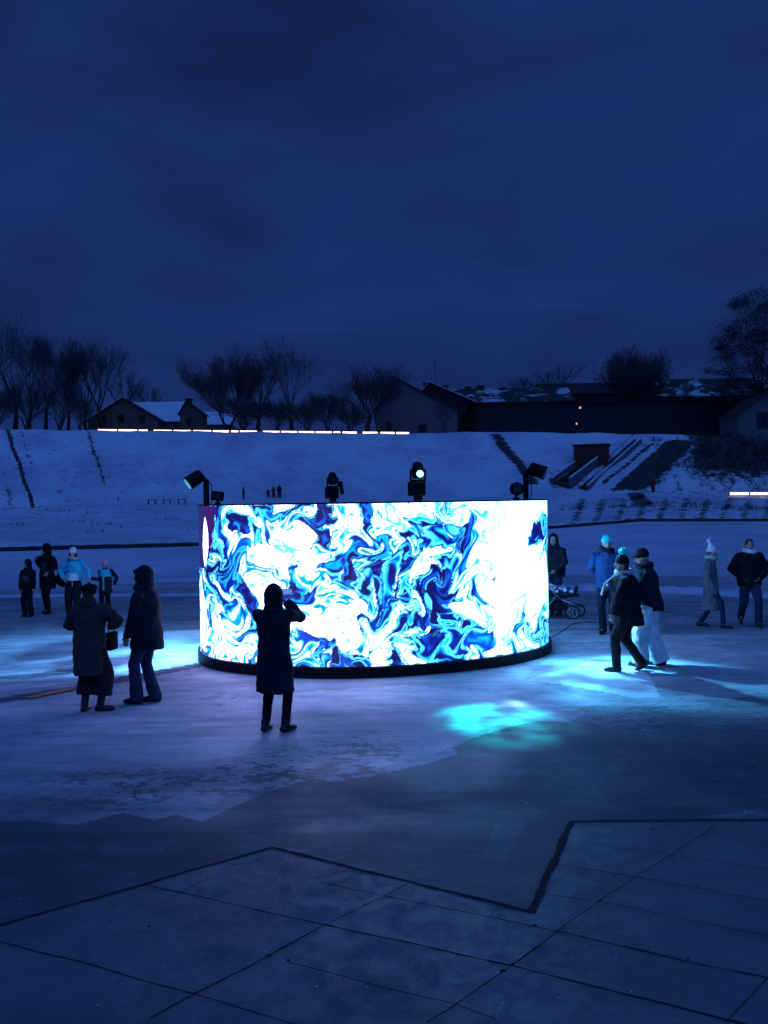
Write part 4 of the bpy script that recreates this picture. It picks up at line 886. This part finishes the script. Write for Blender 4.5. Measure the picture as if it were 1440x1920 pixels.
# shrubs on the overgrown bank
bm = bmesh.new()
for k in range(420):
    px = rnd.triangular(1160, 1600, 1400); P = params(math.atan2(ray(px, 930).x, ray(px, 930).y)); f = rnd.uniform(.0, 1) ** .7
    if px < 1215 and f < .5 and rnd.random() < .7: continue
    r = P[2] + (P[3] - P[2]) * f + (rnd.uniform(0, 3) if f > .9 else 0); p, _ = surf(px, r)
    for q in range(4):
        a = rnd.uniform(0, 6.3); e = p + V((math.cos(a) * .4, math.sin(a) * .4, rnd.uniform(.2, .65))); tube(bm, (p, p.lerp(e, .5) + V((0, 0, .12)), e), [.03, .02, .008], 3, False)
        for z in range(3):
            a = rnd.uniform(0, 6.3); s0 = p.lerp(e, rnd.uniform(.4, .9)); tube(bm, (s0, s0 + V((math.cos(a) * .3, math.sin(a) * .3, rnd.uniform(.1, .45)))), [.014, .006], 3, False)
struct('bank_shrubs', bm, M['shrub'], 'stuff')
# ------------------------------------------------------------------ embankment details
def on_slope(px, py): # intersect ray with terrain
    d = ray(px, py); az = math.atan2(d.x, d.y); P = params(az); hd = math.hypot(d.x, d.y); best = None
    for r in np.arange(35, 140, .25):
        z = EYE + d.z / hd * r
        if z <= height(az, r, P): return V((math.sin(az) * r, math.cos(az) * r, height(az, r, P)))
    r = P[3]; return V((math.sin(az) * r, math.cos(az) * r, height(az, r, P)))
# light tubes along the crown
tubes = [(182, 220), (221, 258), (259, 278), (287, 323), (324, 359), (361, 397), (398, 430), (432, 448), (449, 483), (492, 525), (526, 558), (559, 590), (591, 623), (624, 639), (641, 670), (679, 709), (712, 741), (742, 768)]
def crown_p(px, dy=-2.5, back=0.4):
    py = 806.5 + (px - 182) * (812 - 806.5) / 586; az = math.atan2(ray(px, py).x, ray(px, py).y); return PR(px, py, params(az)[3] + back)
def light_tube(a, b_, label, group, th=.12):
    c = (a + b_) / 2; t = thing('light_tube', label, 'light tube', c - V((0, 0, .35)), 0, group); o = t.location
    bm = bmesh.new(); d = (b_ - a).normalized()
    tube(bm, (a - o, b_ - o), th, 8); obj('diffuser', bm, M['tube'], t, True)
    bm = bmesh.new()
    for q in (a, b_): tube(bm, (q - o - d * .06, q - o + d * .06), th * 1.25, 8)
    for f in (.15, .85): q = a.lerp(b_, f) - o; tube(bm, (q - V((0, 0, .7)), q - V((0, 0, th))), .04, 5)
    obj('mount', bm, M['rig'], t)
order = ['first', 'second', 'third', 'fourth', 'fifth', 'sixth', 'seventh', 'eighth', 'ninth', 'tenth', 'eleventh', 'twelfth', 'thirteenth', 'fourteenth', 'fifteenth', 'sixteenth', 'seventeenth', 'eighteenth']
for i, (a, b_) in enumerate(tubes):
    light_tube(crown_p(a + .3), crown_p(b_ - .3), 'warm glowing light tube on the embankment crown, %s from the left' % order[i], 'warm light tubes along the embankment crown')
pa = on_slope(1366, 932) + V((0, -.2, .35)); pb = on_slope(1404, 932) + V((0, -.2, .35)); pc_ = on_slope(1450, 932) + V((0, -.2, .35))
light_tube(pa, pa.lerp(pb, .98), 'warm light tube low on the right slope, the one further left', 'warm light tubes low on the right slope', .13); light_tube(pb, pc_, 'warm light tube low on the right slope, cut by the photo edge', 'warm light tubes low on the right slope', .13)
# benches on the terrace
for i, px in enumerate((285, 313, 341)):
    p = on_slope(px, 945.5 - (px - 285) * .02); t = thing('bench', '%s of three small dark bench frames on the snowy terrace' % ('leftmost', 'middle', 'rightmost')[i], 'bench', p, 0, 'small bench frames on the terrace')
    bm = bmesh.new(); bbox(bm, (0, 0, .48), (.85, .35, .07), None, .01); obj('seat', bm, M['wood'], t)
    for sx in (-.37, .37): bm = bmesh.new(); bbox(bm, (sx, 0, .21), (.07, .3, .46), None, .01); obj('leg', bm, M['wood'], t)
# far people: simple continuous figures
def far_person(px, py, h, m, label, rz=0, group='people far away on the terrace'):
    p = on_slope(px, py); t = thing('person', label, 'person', p, R(rz), group); s = h / 1.75
    bm = bmesh.new(); ell(bm, (0, 0, 1.63 * s), (.1 * s, .11 * s, .13 * s)); tube(bm, ((0, 0, 1.45 * s), (0, 0, 1.56 * s)), .07 * s)
    for sx in (-1, 1):
        tube(bm, ((sx * .09 * s, 0, .9 * s), (sx * .1 * s, .02, .5 * s), (sx * .11 * s, 0, .03)), [.1 * s, .075 * s, .055 * s], 8); tube(bm, ((sx * .11 * s, -.03, .05 * s), (sx * .12 * s, -.2 * s, .04 * s)), [.05 * s, .04 * s], 6)
    rings(bm, [(0, 0, z * s, a * s, b_ * s) for z, a, b_ in ((.85, .14, .1), (1.3, .15, .11), (1.45, .14, .09))]); fuse('body', bm, M['skin'], t, .03, 1)
    bm = bmesh.new(); rings(bm, [(0, 0, z * s, a * s, b_ * s) for z, a, b_ in ((.55, .24, .19), (.9, .22, .17), (1.3, .23, .17), (1.46, .18, .13), (1.53, .09, .09))])
    for sx in (-1, 1): tube(bm, ((sx * .18 * s, 0, 1.42 * s), (sx * .27 * s, 0, 1.15 * s), (sx * .22 * s, -.1 * s, .9 * s)), [.08 * s, .07 * s, .06 * s], 8)
    fuse('coat', bm, m, t, .03, 1); bm = bmesh.new(); ell(bm, (0, .01, 1.67 * s), (.115 * s, .12 * s, .12 * s)); fuse('hood', bm, m, t, .03, 1)
    bm = bmesh.new()
    for sx in (-1, 1): tube(bm, ((sx * .09 * s, 0, .9 * s), (sx * .1 * s, .02, .5 * s), (sx * .11 * s, 0, .06)), [.12 * s, .095 * s, .075 * s], 8)
    fuse('trousers', bm, M['black'], t, .03, 1)
far_person(457, 938.5, 1.5, M['black'], 'lone dark figure on the far terrace above the left part of the screen', 90)
far_person(503, 936, 1.1, M['brown'], 'brown clad figure crouched lowest of the three above the screen', 0); far_person(513, 936, 1.45, mat('rust_cloth', (.12, .06, .05), .9), 'rust clad figure in the middle of the three above the screen'); far_person(524, 936, 1.7, M['black'], 'tallest dark figure of the three above the screen')
far_person(1225, 925, 1.95, mat('red_cloth', (.16, .02, .025), .9), 'figure in dark red at the foot of the overgrown bank', 20)
# concrete shelter with stair on the right slope
a = on_slope(1108, 874); az = math.atan2(a.x, a.y); 
t = thing('stair_shelter', 'red brown concrete entrance block set into the snowy slope', 'shelter', a, -az - R(4))
wS = 60 / F * a.length
bm = bmesh.new(); bbox(bm, (0, 1.6, 1.2), (wS, 4.2, 2.7), None, .05); obj('wall', bm, M['brick'], t)
bm = bmesh.new(); bbox(bm, (0, 1.6, 2.63), (wS + .4, 4.5, .16), None, .04); obj('roof', bm, M['roofdark'], t)
def stair(P0, P1, w, label, n=16, wallh=.5, snowm=None, name='staircase', planks=False):
    t = thing(name, label, 'staircase', P0, 0, None); d = P1 - P0; dh = V((d.x, d.y, 0)); L = dh.length; u = dh.normalized(); lat = V((u.y, -u.x, 0)); rot = Matrix((u, -lat, V((0, 0, 1)))).transposed()
    bm = bmesh.new()
    for i in range(n):
        k = (i + .5) / n; c = dh * k + V((0, 0, d.z * (i + 1) / n - .35)); box(bm, c + V((0, 0, .44 if planks else 0)), (L / n * (.5 if planks else .98), w, .1 if planks else .8), rot)
    obj('steps', bm, M['wood'] if not snowm else snowm, t)
    for s_ in (() if planks else (-1, 1)):
        bm = bmesh.new(); ang_ = math.atan2(d.z, L); r2 = rot @ Matrix.Rotation(-ang_, 3, 'Y')
        box(bm, d * .5 + lat * s_ * (w / 2 + .18) + V((0, 0, -.35 + wallh * .5)), (d.length, .3, .7 + wallh), r2); wl = obj('side_wall', bm, M['concrete'], t)
        bm = bmesh.new(); box(bm, d * .5 + lat * s_ * (w / 2 + .18) + V((0, 0, -.33 + wallh * .5 + (.7 + wallh) / 2 / math.cos(ang_))), (d.length, .34, .06), r2); obj('snow_cap', bm, M['snow'], wl)
    return t
stair(on_slope(1050, 910) + V((0, -.3, .1)), on_slope(1106, 868) + V((0, -.6, .1)), 2.2, 'dark stair climbing the slope to the red brown entrance block', 18, .7, M['brick'])
stair(on_slope(1095, 918) + V((0, 0, .2)), on_slope(1196, 830) + V((0, 0, .3)), .5, 'long narrow dark stair rising up the bank right of the entrance block', 30, .25, M['wood'])
stair(on_slope(1208, 950) + V((0, 0, .05)), on_slope(1190, 928) + V((0, 0, .1)), 1.7, 'short flight of broad dark steps on the low right slope', 9, .02, M['wood'], planks=True)
t = thing('railing', 'thin metal handrail beside the long narrow stair', 'railing', on_slope(1100, 914)); o0 = t.location.copy(); bm = bmesh.new(); tops = []
for px, py in ((1100, 912), (1122, 893), (1145, 872), (1168, 851), (1187, 833)):
    q = on_slope(px, py) - o0; tube(bm, (q, q + V((0, 0, 1.3))), .035, 5); tops.append(q + V((0, 0, 1.3)))
obj('posts', bm, M['rig'], t); bm = bmesh.new(); tube(bm, tops, .035, 5); obj('handrail', bm, M['rig'], t)
# ------------------------------------------------------------------ houses on the crown
def houseframe(px, Y):
    p = PD(px, 800, Y); return p
def gable_house(x0, x1, yb, ye, yr, Y, depth, label, wallm, roofm, gable=True, chim=(), wins=(), rx=None, name='house', rz=0, doors=()):
    """gable (or long side) facing the camera: pixel columns x0..x1, base, eave and ridge rows"""
    A, B = PD(x0, yb, Y), PD(x1, yb, Y); zb = min(A.z, B.z) - 3; ze = PD((x0 + x1) / 2, ye, Y).z; zr = PD((x0 + x1) / 2, yr, Y).z
    t = thing(name, label, 'house', ((A.x + B.x) / 2, Y, zb), R(rz)); W = (B.x - A.x); H = ze - zb; Hr = zr - zb; w = W / 2
    k = ((rx - x0) / (x1 - x0) - .5) * W if rx else 0
    bm = bmesh.new()
    if gable:
        f = [(-w, 0, 0), (w, 0, 0), (w, 0, H), (k, 0, Hr), (-w, 0, H)]
    else: f = [(-w, 0, 0), (w, 0, 0), (w, 0, H), (-w, 0, H)]
    a = [bm.verts.new(v) for v in f]; c = [bm.verts.new((v[0], depth, v[2])) for v in f]; n = len(f)
    bm.faces.new(a); bm.faces.new(c[::-1])
    for i in range(n): bm.faces.new((a[i], c[i], c[(i + 1) % n], a[(i + 1) % n]))
    bmesh.ops.recalc_face_normals(bm, faces=bm.faces); obj('wall', bm, wallm, t)
    bm = bmesh.new(); ov = .45; th = .22
    if gable:
        for (p, q) in (((-w - ov * .7, H - ov * .55), (k, Hr)), ((w + ov * .7, H - ov * .55), (k, Hr))):
            vs_ = [bm.verts.new((x, y, z + dz)) for dz in (.02, th) for y in (-ov, depth + ov) for x, z in (p, q)]
            for ff in ((0, 1, 3, 2), (4, 6, 7, 5), (0, 4, 5, 1), (2, 3, 7, 6), (0, 2, 6, 4), (1, 5, 7, 3)): bm.faces.new([vs_[i] for i in ff])
    else:
        for (p, q) in (((-ov, H - .1), (depth / 2, Hr)), ((depth + ov, H - .1), (depth / 2, Hr))):
            vs_ = [bm.verts.new((x, y, z + dz)) for dz in (.02, th) for x in (-w - ov, w + ov) for y, z in (p, q)]
            for ff in ((0, 1, 3, 2), (4, 6, 7, 5), (0, 4, 5, 1), (2, 3, 7, 6), (0, 2, 6, 4), (1, 5, 7, 3)): bm.faces.new([vs_[i] for i in ff])
        e0 = [bm.verts.new((sx * w, y, z)) for sx in (-1, 1) for y, z in ((0, H), (depth, H), (depth / 2, Hr))]; bm.faces.new(e0[:3]); bm.faces.new(e0[3:])
    bmesh.ops.recalc_face_normals(bm, faces=bm.faces); rf = obj('roof', bm, roofm, t)
    for cx, cyy, cw, ch in chim:
        q = PD(cx, 800, Y); xx = q.x - t.location.x; zz = PD(cx, cyy, Y).z - zb; bm = bmesh.new(); hh = ch
        bbox(bm, (xx, depth * .45, zz - hh / 2), (cw, .8, hh), None, .03); bbox(bm, (xx, depth * .45, zz - .1), (cw + .2, 1.0, .2), None, .02); obj('chimney', bm, M['brick'], rf)
    for wx0, wx1, wy0, wy1, mm in wins:
        a_ = PD(wx0, wy1, Y); b_ = PD(wx1, wy0, Y); cx = (a_.x + b_.x) / 2 - t.location.x; cz = (a_.z + b_.z) / 2 - zb; ww, hh = abs(b_.x - a_.x), abs(b_.z - a_.z)
        bm = bmesh.new()
        for s_ in (-1, 1): box(bm, (cx + s_ * ww / 2, -.03, cz), (.12, .14, hh + .24)); box(bm, (cx, -.028, cz + s_ * hh / 2), (ww - .12, .136, .12))
        fr = obj('window', bm, M['wood'], t); bm = bmesh.new(); box(bm, (cx, -.01, cz), (ww - .1, .06, hh - .1)); obj('pane', bm, mm, fr)
    return t
M['snowroof'] = mat('snow_covered_roof', (.62, .64, .68), .9, var=.08, scale=.7, bump=.2, bscale=2)
M['patchroof'] = ground_mat('patchy_snow_roof', (.05, .04, .04), (.5, .52, .56), (.2, .2, .2), .16, .6, lo=.5, hi=.56, rough=(.8, .95), bump=.2, spec=.1)
W_ = M['window']
gable_house(165, 298, 806, 788, 748, 150, 3, 'low brown house with a broad gable behind the left light tubes', M['wallbrown'], M['roofdark'], True, (), ((222, 232, 778, 792, W_), (190, 198, 780, 792, W_), (262, 272, 780, 792, W_)), rx=232)
gable_house(232, 348, 806, 791, 751, 157, 8, 'low house with a long snow covered roof left of centre', M['wallbrown'], M['snowroof'], False, (), ((300, 308, 792, 800, W_),))
gable_house(338, 380, 806, 776, 754, 152, 4, 'small brown gabled house with a square chimney behind the tubes', M['wallbrown'], M['roofdark'], True, ((351, 745, 1.0, 2.2),), ((350, 358, 784, 796, W_),), rx=350)
gable_house(378, 432, 806, 796, 768, 170, 12, 'far low shed with a snowy roof between trees', M['wallbrown'], M['snowroof'], False)
gable_house(705, 858, 812, 772, 706, 152, 20, 'pale rendered house with a tall gable and several chimneys', M['wall'], M['roofdark'], True, ((742, 702, .8, 3.2), (758, 710, 1.6, 3.6), (785, 716, 1.0, 3.6)), ((785, 799, 797, 812, W_), (725, 733, 792, 806, W_)), rx=738)
gable_house(770, 905, 812, 760, 716, 176, 18, 'dark roofed house with snow on its right roof side', M['walldark'], M['snowroof'], True, ((806, 707, 1.6, 3), (841, 712, 1.3, 3)), ((838, 852, 775, 790, W_), (866, 878, 775, 790, W_)), rx=806)
gable_house(850, 1075, 812, 754, 722, 190, 14, 'long low building with a snow dusted roof ridge', M['walldark'], M['patchroof'], False, ((884, 718, 1.3, 2.6), (908, 716, 1.8, 2.8), (950, 720, 1, 2)), ((900, 908, 770, 782, W_), (940, 948, 770, 782, W_)))
gable_house(895, 1425, 816, 752, 744, 158, 16, 'very long dark single storey building along the crown at right', M['walldark'], M['roofdark'], False, (), tuple((x, x + 10, 772, 786, W_) for x in (940, 985, 1030, 1130, 1175, 1220, 1265, 1310)) + ((1085, 1090, 762, 767, M['litwin']), (1079, 1083, 792, 797, M['litwin'])))
gable_house(1200, 1500, 812, 742, 702, 196, 16, 'long snow roofed building rising behind the dark building at right', M['walldark'], M['patchroof'], False, ((1250, 700, 2, 2.5),), ((1300, 1310, 748, 756, W_),))
gable_house(1020, 1230, 812, 738, 712, 205, 14, 'far dark roofed block behind the round bare trees at right', M['walldark'], M['roofdark'], False, (), ((1100, 1108, 742, 750, W_),))
gable_house(1386, 1490, 832, 776, 738, 139, 8, 'small pale gabled house at the right edge with one dark window', mat('grey_rendered_wall', (.12, .12, .12), .9, bump=.2, bscale=3), M['roofdark'], True, (), ((1420, 1438, 774, 803, W_),), rx=1440)
t = PD(816, 722, 178); t_ = thing('antenna', 'thin rooftop aerial mast beside the centre chimneys', 'aerial', t); bm = bmesh.new(); tube(bm, ((0, 0, -1), (0, 0, 5)), .05, 5); obj('mast', bm, M['rig'], t_); bm = bmesh.new()
for z in (4.2, 4.6): tube(bm, ((-.5, 0, z), (.5, 0, z)), .025, 4)
obj('crossbar', bm, M['rig'], t_)
# ------------------------------------------------------------------ trees
def tree(px, ytop, ybase, width, Y, label, seed, style='vase', group=None, levels=6, name='bare_tree', trunks=1, dens=.87):
    base = PD(px, ybase, Y); top = PD(px, ytop, Y); H = top.z - base.z; base.z -= .6; H += .6; Wd = width / F * Y / 2
    t = thing(name, label, 'tree', base, 0, group); rg = random.Random(seed); tb = bmesh.new(); vs_, fs_ = [], []
    def br(p, d, L, r, lev, bm_main):
        n = 3 if lev > 1 else 4; pts = [p]; rr = [r]; q = p.copy(); dd = d.copy()
        for i in range(n):
            dd = (dd + V((rg.gauss(0, .09), rg.gauss(0, .09), rg.gauss(.03, .05)))).normalized(); q = q + dd * L / n; pts.append(q.copy()); rr.append(r * (1 - .45 * (i + 1) / n))
        if bm_main: tube(tb, pts, rr, 7, False)
        else:
            k = 4 if lev < 4 else 3
            if lev >= 5: pts = [pts[0], pts[-1]]; rr = [rr[0], rr[-1]]
            b0 = len(vs_)
            for p_, r_ in zip(pts, rr):
                u, v = frame(pts[-1] - pts[0])
                for a in range(k): vs_.append(p_ + (u * math.cos(a * 6.2832 / k) + v * math.sin(a * 6.2832 / k)) * r_)
            for i in range(len(pts) - 1):
                for a in range(k): fs_.append((b0 + i * k + a, b0 + i * k + (a + 1) % k, b0 + (i + 1) * k + (a + 1) % k, b0 + (i + 1) * k + a))
        if lev >= levels: return
        kids = {0: 6, 1: 5, 2: 4, 3: 4, 4: 4, 5: 3}[lev]
        kids = max(2, int(round(kids * dens)))
        for c in range(kids):
            if lev == 0: s0 = pts[-1 if c < 2 else rg.choice((2, 3, 3, 4))]
            else: s0 = pts[-1] if c == 0 else V(pts[min(len(pts) - 1, 1 + c % (len(pts) - 1))])
            a = rg.uniform(0, 6.283) if lev else c * 6.283 / kids + rg.uniform(-.4, .4); u, v = frame(dd)
            spread = {'vase': (.5, .45, .42), 'tall': (.3, .35, .4), 'round': (.8, .6, .55)}[style][min(lev, 2)] * rg.uniform(.6, 1.25)
            if lev > 0 and c == 0: spread *= .4
            nd = (dd * math.cos(spread) + (u * math.cos(a) + v * math.sin(a)) * math.sin(spread)); nd = (nd + V((0, 0, .12))).normalized()
            br(s0, nd, L * (rg.uniform(.62, .82) if lev else rg.uniform(.75, 1.0)), max(.026 if lev < 3 else (.013 if lev < 4 else .0095), rr[-1] * rg.uniform(.5, .75)), lev + 1, False)
    for k in range(trunks):
        a = k * 6.283 / max(1, trunks); d0 = V((math.cos(a) * .35, math.sin(a) * .35, 1)).normalized() if trunks > 1 else V((rg.gauss(0, .05), 0, 1)).normalized()
        br(V((0, 0, 0)), d0, H * (.2 if style == 'vase' else .26), H * .022 if trunks == 1 else H * .015, 0, True)
    ob_t = obj('trunk', tb, M['bark'], t, True)
    zs_ = np.array([v[:] for v in vs_]); zmax = np.percentile(zs_[:, 2], 99.7); wmax = np.percentile(abs(zs_[:, 0]), 98.5)
    sz = H / zmax; sx = Wd / wmax
    zs_[:, 2] *= sz; zs_[:, 0] *= sx; zs_[:, 1] *= sx
    for v in ob_t.data.vertices: v.co.z *= sz; v.co.x *= sx; v.co.y *= sx
    me = bpy.data.meshes.new('crown'); me.from_pydata(zs_.tolist(), [], fs_); me.materials.append(M['twig']); o = bpy.data.objects.new('crown', me); C.objects.link(o); o.parent = t
    return t, H, Wd, rg
GL = 'bare trees on the embankment behind the left slope'; GM = 'bare trees in the middle of the crown'; GR = 'bare trees behind the right buildings'
tree(-35, 575, 806, 190, 142, 'tall bare tree cut by the left edge of the photo', 1, 'tall', GL, 5)
tree(28, 600, 806, 130, 145, 'tall bare tree, tallest in the dark cluster at far left', 2, 'tall', GL, 6)
tree(85, 635, 806, 120, 149, 'bare tree in the middle of the dark cluster at far left', 3, 'tall', GL, 6)
tree(128, 622, 806, 110, 144, 'dense bare tree with a narrow upright crown near the left house', 4, 'tall', GL, 6, dens=1.0)
tree(195, 640, 806, 130, 148, 'thin bare tree directly left of the brown house', 5, 'tall', GL, 6)
tree(55, 625, 806, 110, 143, 'bare tree filling the gap between the two tallest at far left', 31, 'tall', GL, 6)
tree(160, 655, 806, 110, 146, 'bare tree between the narrow crown and the brown house', 32, 'tall', GL, 6)
tree(240, 690, 806, 100, 165, 'bare tree rising behind the brown house', 6, 'vase', GL, 5)
tree(276, 715, 800, 60, 170, 'smallest bare tree over the snowy roof at left', 7, 'vase', GL, 5)
for i_, (px_, w_, yt_) in enumerate(((-10, 120, 716), (50, 110, 706), (112, 100, 700), (150, 60, 735), (455, 110, 742), (520, 90, 748), (575, 80, 752), (655, 80, 752))):
    tree(px_, yt_, 807, w_, 141 + i_ % 3, ('bushy thicket at the foot of the leftmost bare trees', 'bushy thicket under the tallest bare tree at far left', 'dark bushy thicket in the middle of the left cluster', 'low thicket beside the brown gabled house', 'thicket under the wide vase shaped tree', 'thicket left of the tall slender bare tree', 'thicket between the slender tree and the low dense bush', 'thicket left of the round crowned tree')[i_], 60 + i_, 'round', 'thickets between the bare trees', 5, 'bush', trunks=5)
tree(428, 655, 806, 160, 143, 'wide vase shaped bare tree right of the small brown house', 8, 'vase', GM, 6, trunks=2, dens=1.0)
tree(484, 662, 806, 110, 150, 'bare tree overlapping the wide vase shaped tree', 9, 'vase', GM, 6)
tree(548, 628, 806, 110, 147, 'tall slender bare tree, highest in the middle', 10, 'tall', GM, 6)
tree(615, 735, 806, 110, 152, 'low dense dark bush between the slender tree and the round tree', 11, 'round', GM, 6, name='bush', trunks=4)
tree(690, 682, 808, 140, 145, 'round crowned bare tree left of the pale gable', 12, 'vase', GM, 6, dens=1.0)
tree(830, 745, 812, 60, 148, 'small bare tree in front of the pale gabled house', 13, 'round', GM, 5)
tree(1042, 684, 770, 90, 200, 'distant bare tree above the long roofs', 14, 'vase', GR, 5)
tree(985, 702, 760, 90, 208, 'faint distant bare tree left of the one above the long roofs', 15, 'vase', GR, 5)
tree(1195, 655, 800, 135, 165, 'round bare tree standing over the long dark building', 16, 'vase', GR, 6, trunks=3, dens=1.0)
tree(1300, 738, 780, 60, 186, 'tiny bare tree against the snowy roof at right', 18, 'round', GR, 4)
# big dense evergreen at right
def leafy(px, ytop, ybase, width, Y, label, seed, nleaf=9000):
    t, H, Wd, rg = tree(px, ytop, ybase, width, Y, label, seed, 'round', None, 4, 'evergreen_tree'); vs_, fs_ = [], []
    cl = [(V((rg.uniform(-.8, .8) * Wd, rg.uniform(-.6, .6) * Wd, H * rg.uniform(.06, .97))), rg.uniform(.12, .24)) for _ in range(230)]
    cl = [(c, r) for c, r in cl if abs(c.x) / Wd < 1.12 * (1 - max(0, (c.z / H - .45)) ** 1.2 * 1.4) - .1]
    for c, r in cl:
        rad = r * Wd
        for _ in range(nleaf // len(cl)):
            d = V((rg.gauss(0, 1), rg.gauss(0, 1), rg.gauss(0, .6))) * rad * .55; p = c + d; u = V((rg.gauss(0, 1), rg.gauss(0, 1), rg.gauss(0, .7))).normalized(); v = u.cross(V((rg.gauss(0, 1), rg.gauss(0, 1), 1))).normalized(); L = rg.uniform(.07, .17)
            b0 = len(vs_); vs_ += [p - u * L, p + v * L * .45, p + u * L, p - v * L * .45]; fs_.append((b0, b0 + 1, b0 + 2, b0 + 3))
    obj('foliage', ([v[:] for v in vs_], [], fs_), M['needle'], t)
leafy(1420, 545, 816, 185, 152, 'huge dark dense tree towering at the right edge', 21, 52000)
leafy(1470, 500, 816, 170, 155, 'dark dense tree beyond the right edge behind the huge one', 22, 14000)
# ------------------------------------------------------------------ world and sun (dusk)
w = bpy.data.worlds.new('World'); scene.world = w; w.use_nodes = True; nt = w.node_tree; N = nt.nodes; L = nt.links
bg = N['Background']; tc = N.new('ShaderNodeTexCoord'); mp = N.new('ShaderNodeMapping'); mp.inputs['Scale'].default_value = (1, 1, 3.2); L.new(tc.outputs['Generated'], mp.inputs['Vector'])
nz = N.new('ShaderNodeTexNoise'); nz.inputs['Scale'].default_value = 2.4; nz.inputs['Detail'].default_value = 4; nz.inputs['Roughness'].default_value = .5; nz.inputs['Distortion'].default_value = .35; L.new(mp.outputs['Vector'], nz.inputs['Vector'])
rp = N.new('ShaderNodeValToRGB'); L.new(nz.outputs['Fac'], rp.inputs['Fac']); e = rp.color_ramp.elements; e[0].position = .32; e[0].color = (.0062, .0150, .080, 1); e[1].position = .68; e[1].color = (.0110, .0335, .160, 1)
sky = N.new('ShaderNodeTexSky'); sky.sky_type = 'NISHITA'; sky.sun_disc = False; sky.sun_elevation = R(-4); sky.sun_rotation = R(200)
sc_ = N.new('ShaderNodeMix'); sc_.data_type = 'RGBA'; sc_.blend_type = 'ADD'; sc_.inputs[0].default_value = .06; L.new(rp.outputs['Color'], sc_.inputs[6]); L.new(sky.outputs['Color'], sc_.inputs[7])
L.new(sc_.outputs[2], bg.inputs['Color']); bg.inputs['Strength'].default_value = 1.0
sun = bpy.data.lights.new('sun', 'SUN'); sun.energy = 1.2; sun.color = (.068, .25, 1); sun.angle = R(80); so = bpy.data.objects.new('sun', sun); C.objects.link(so)
so.rotation_euler = (R(28), 0, R(10))
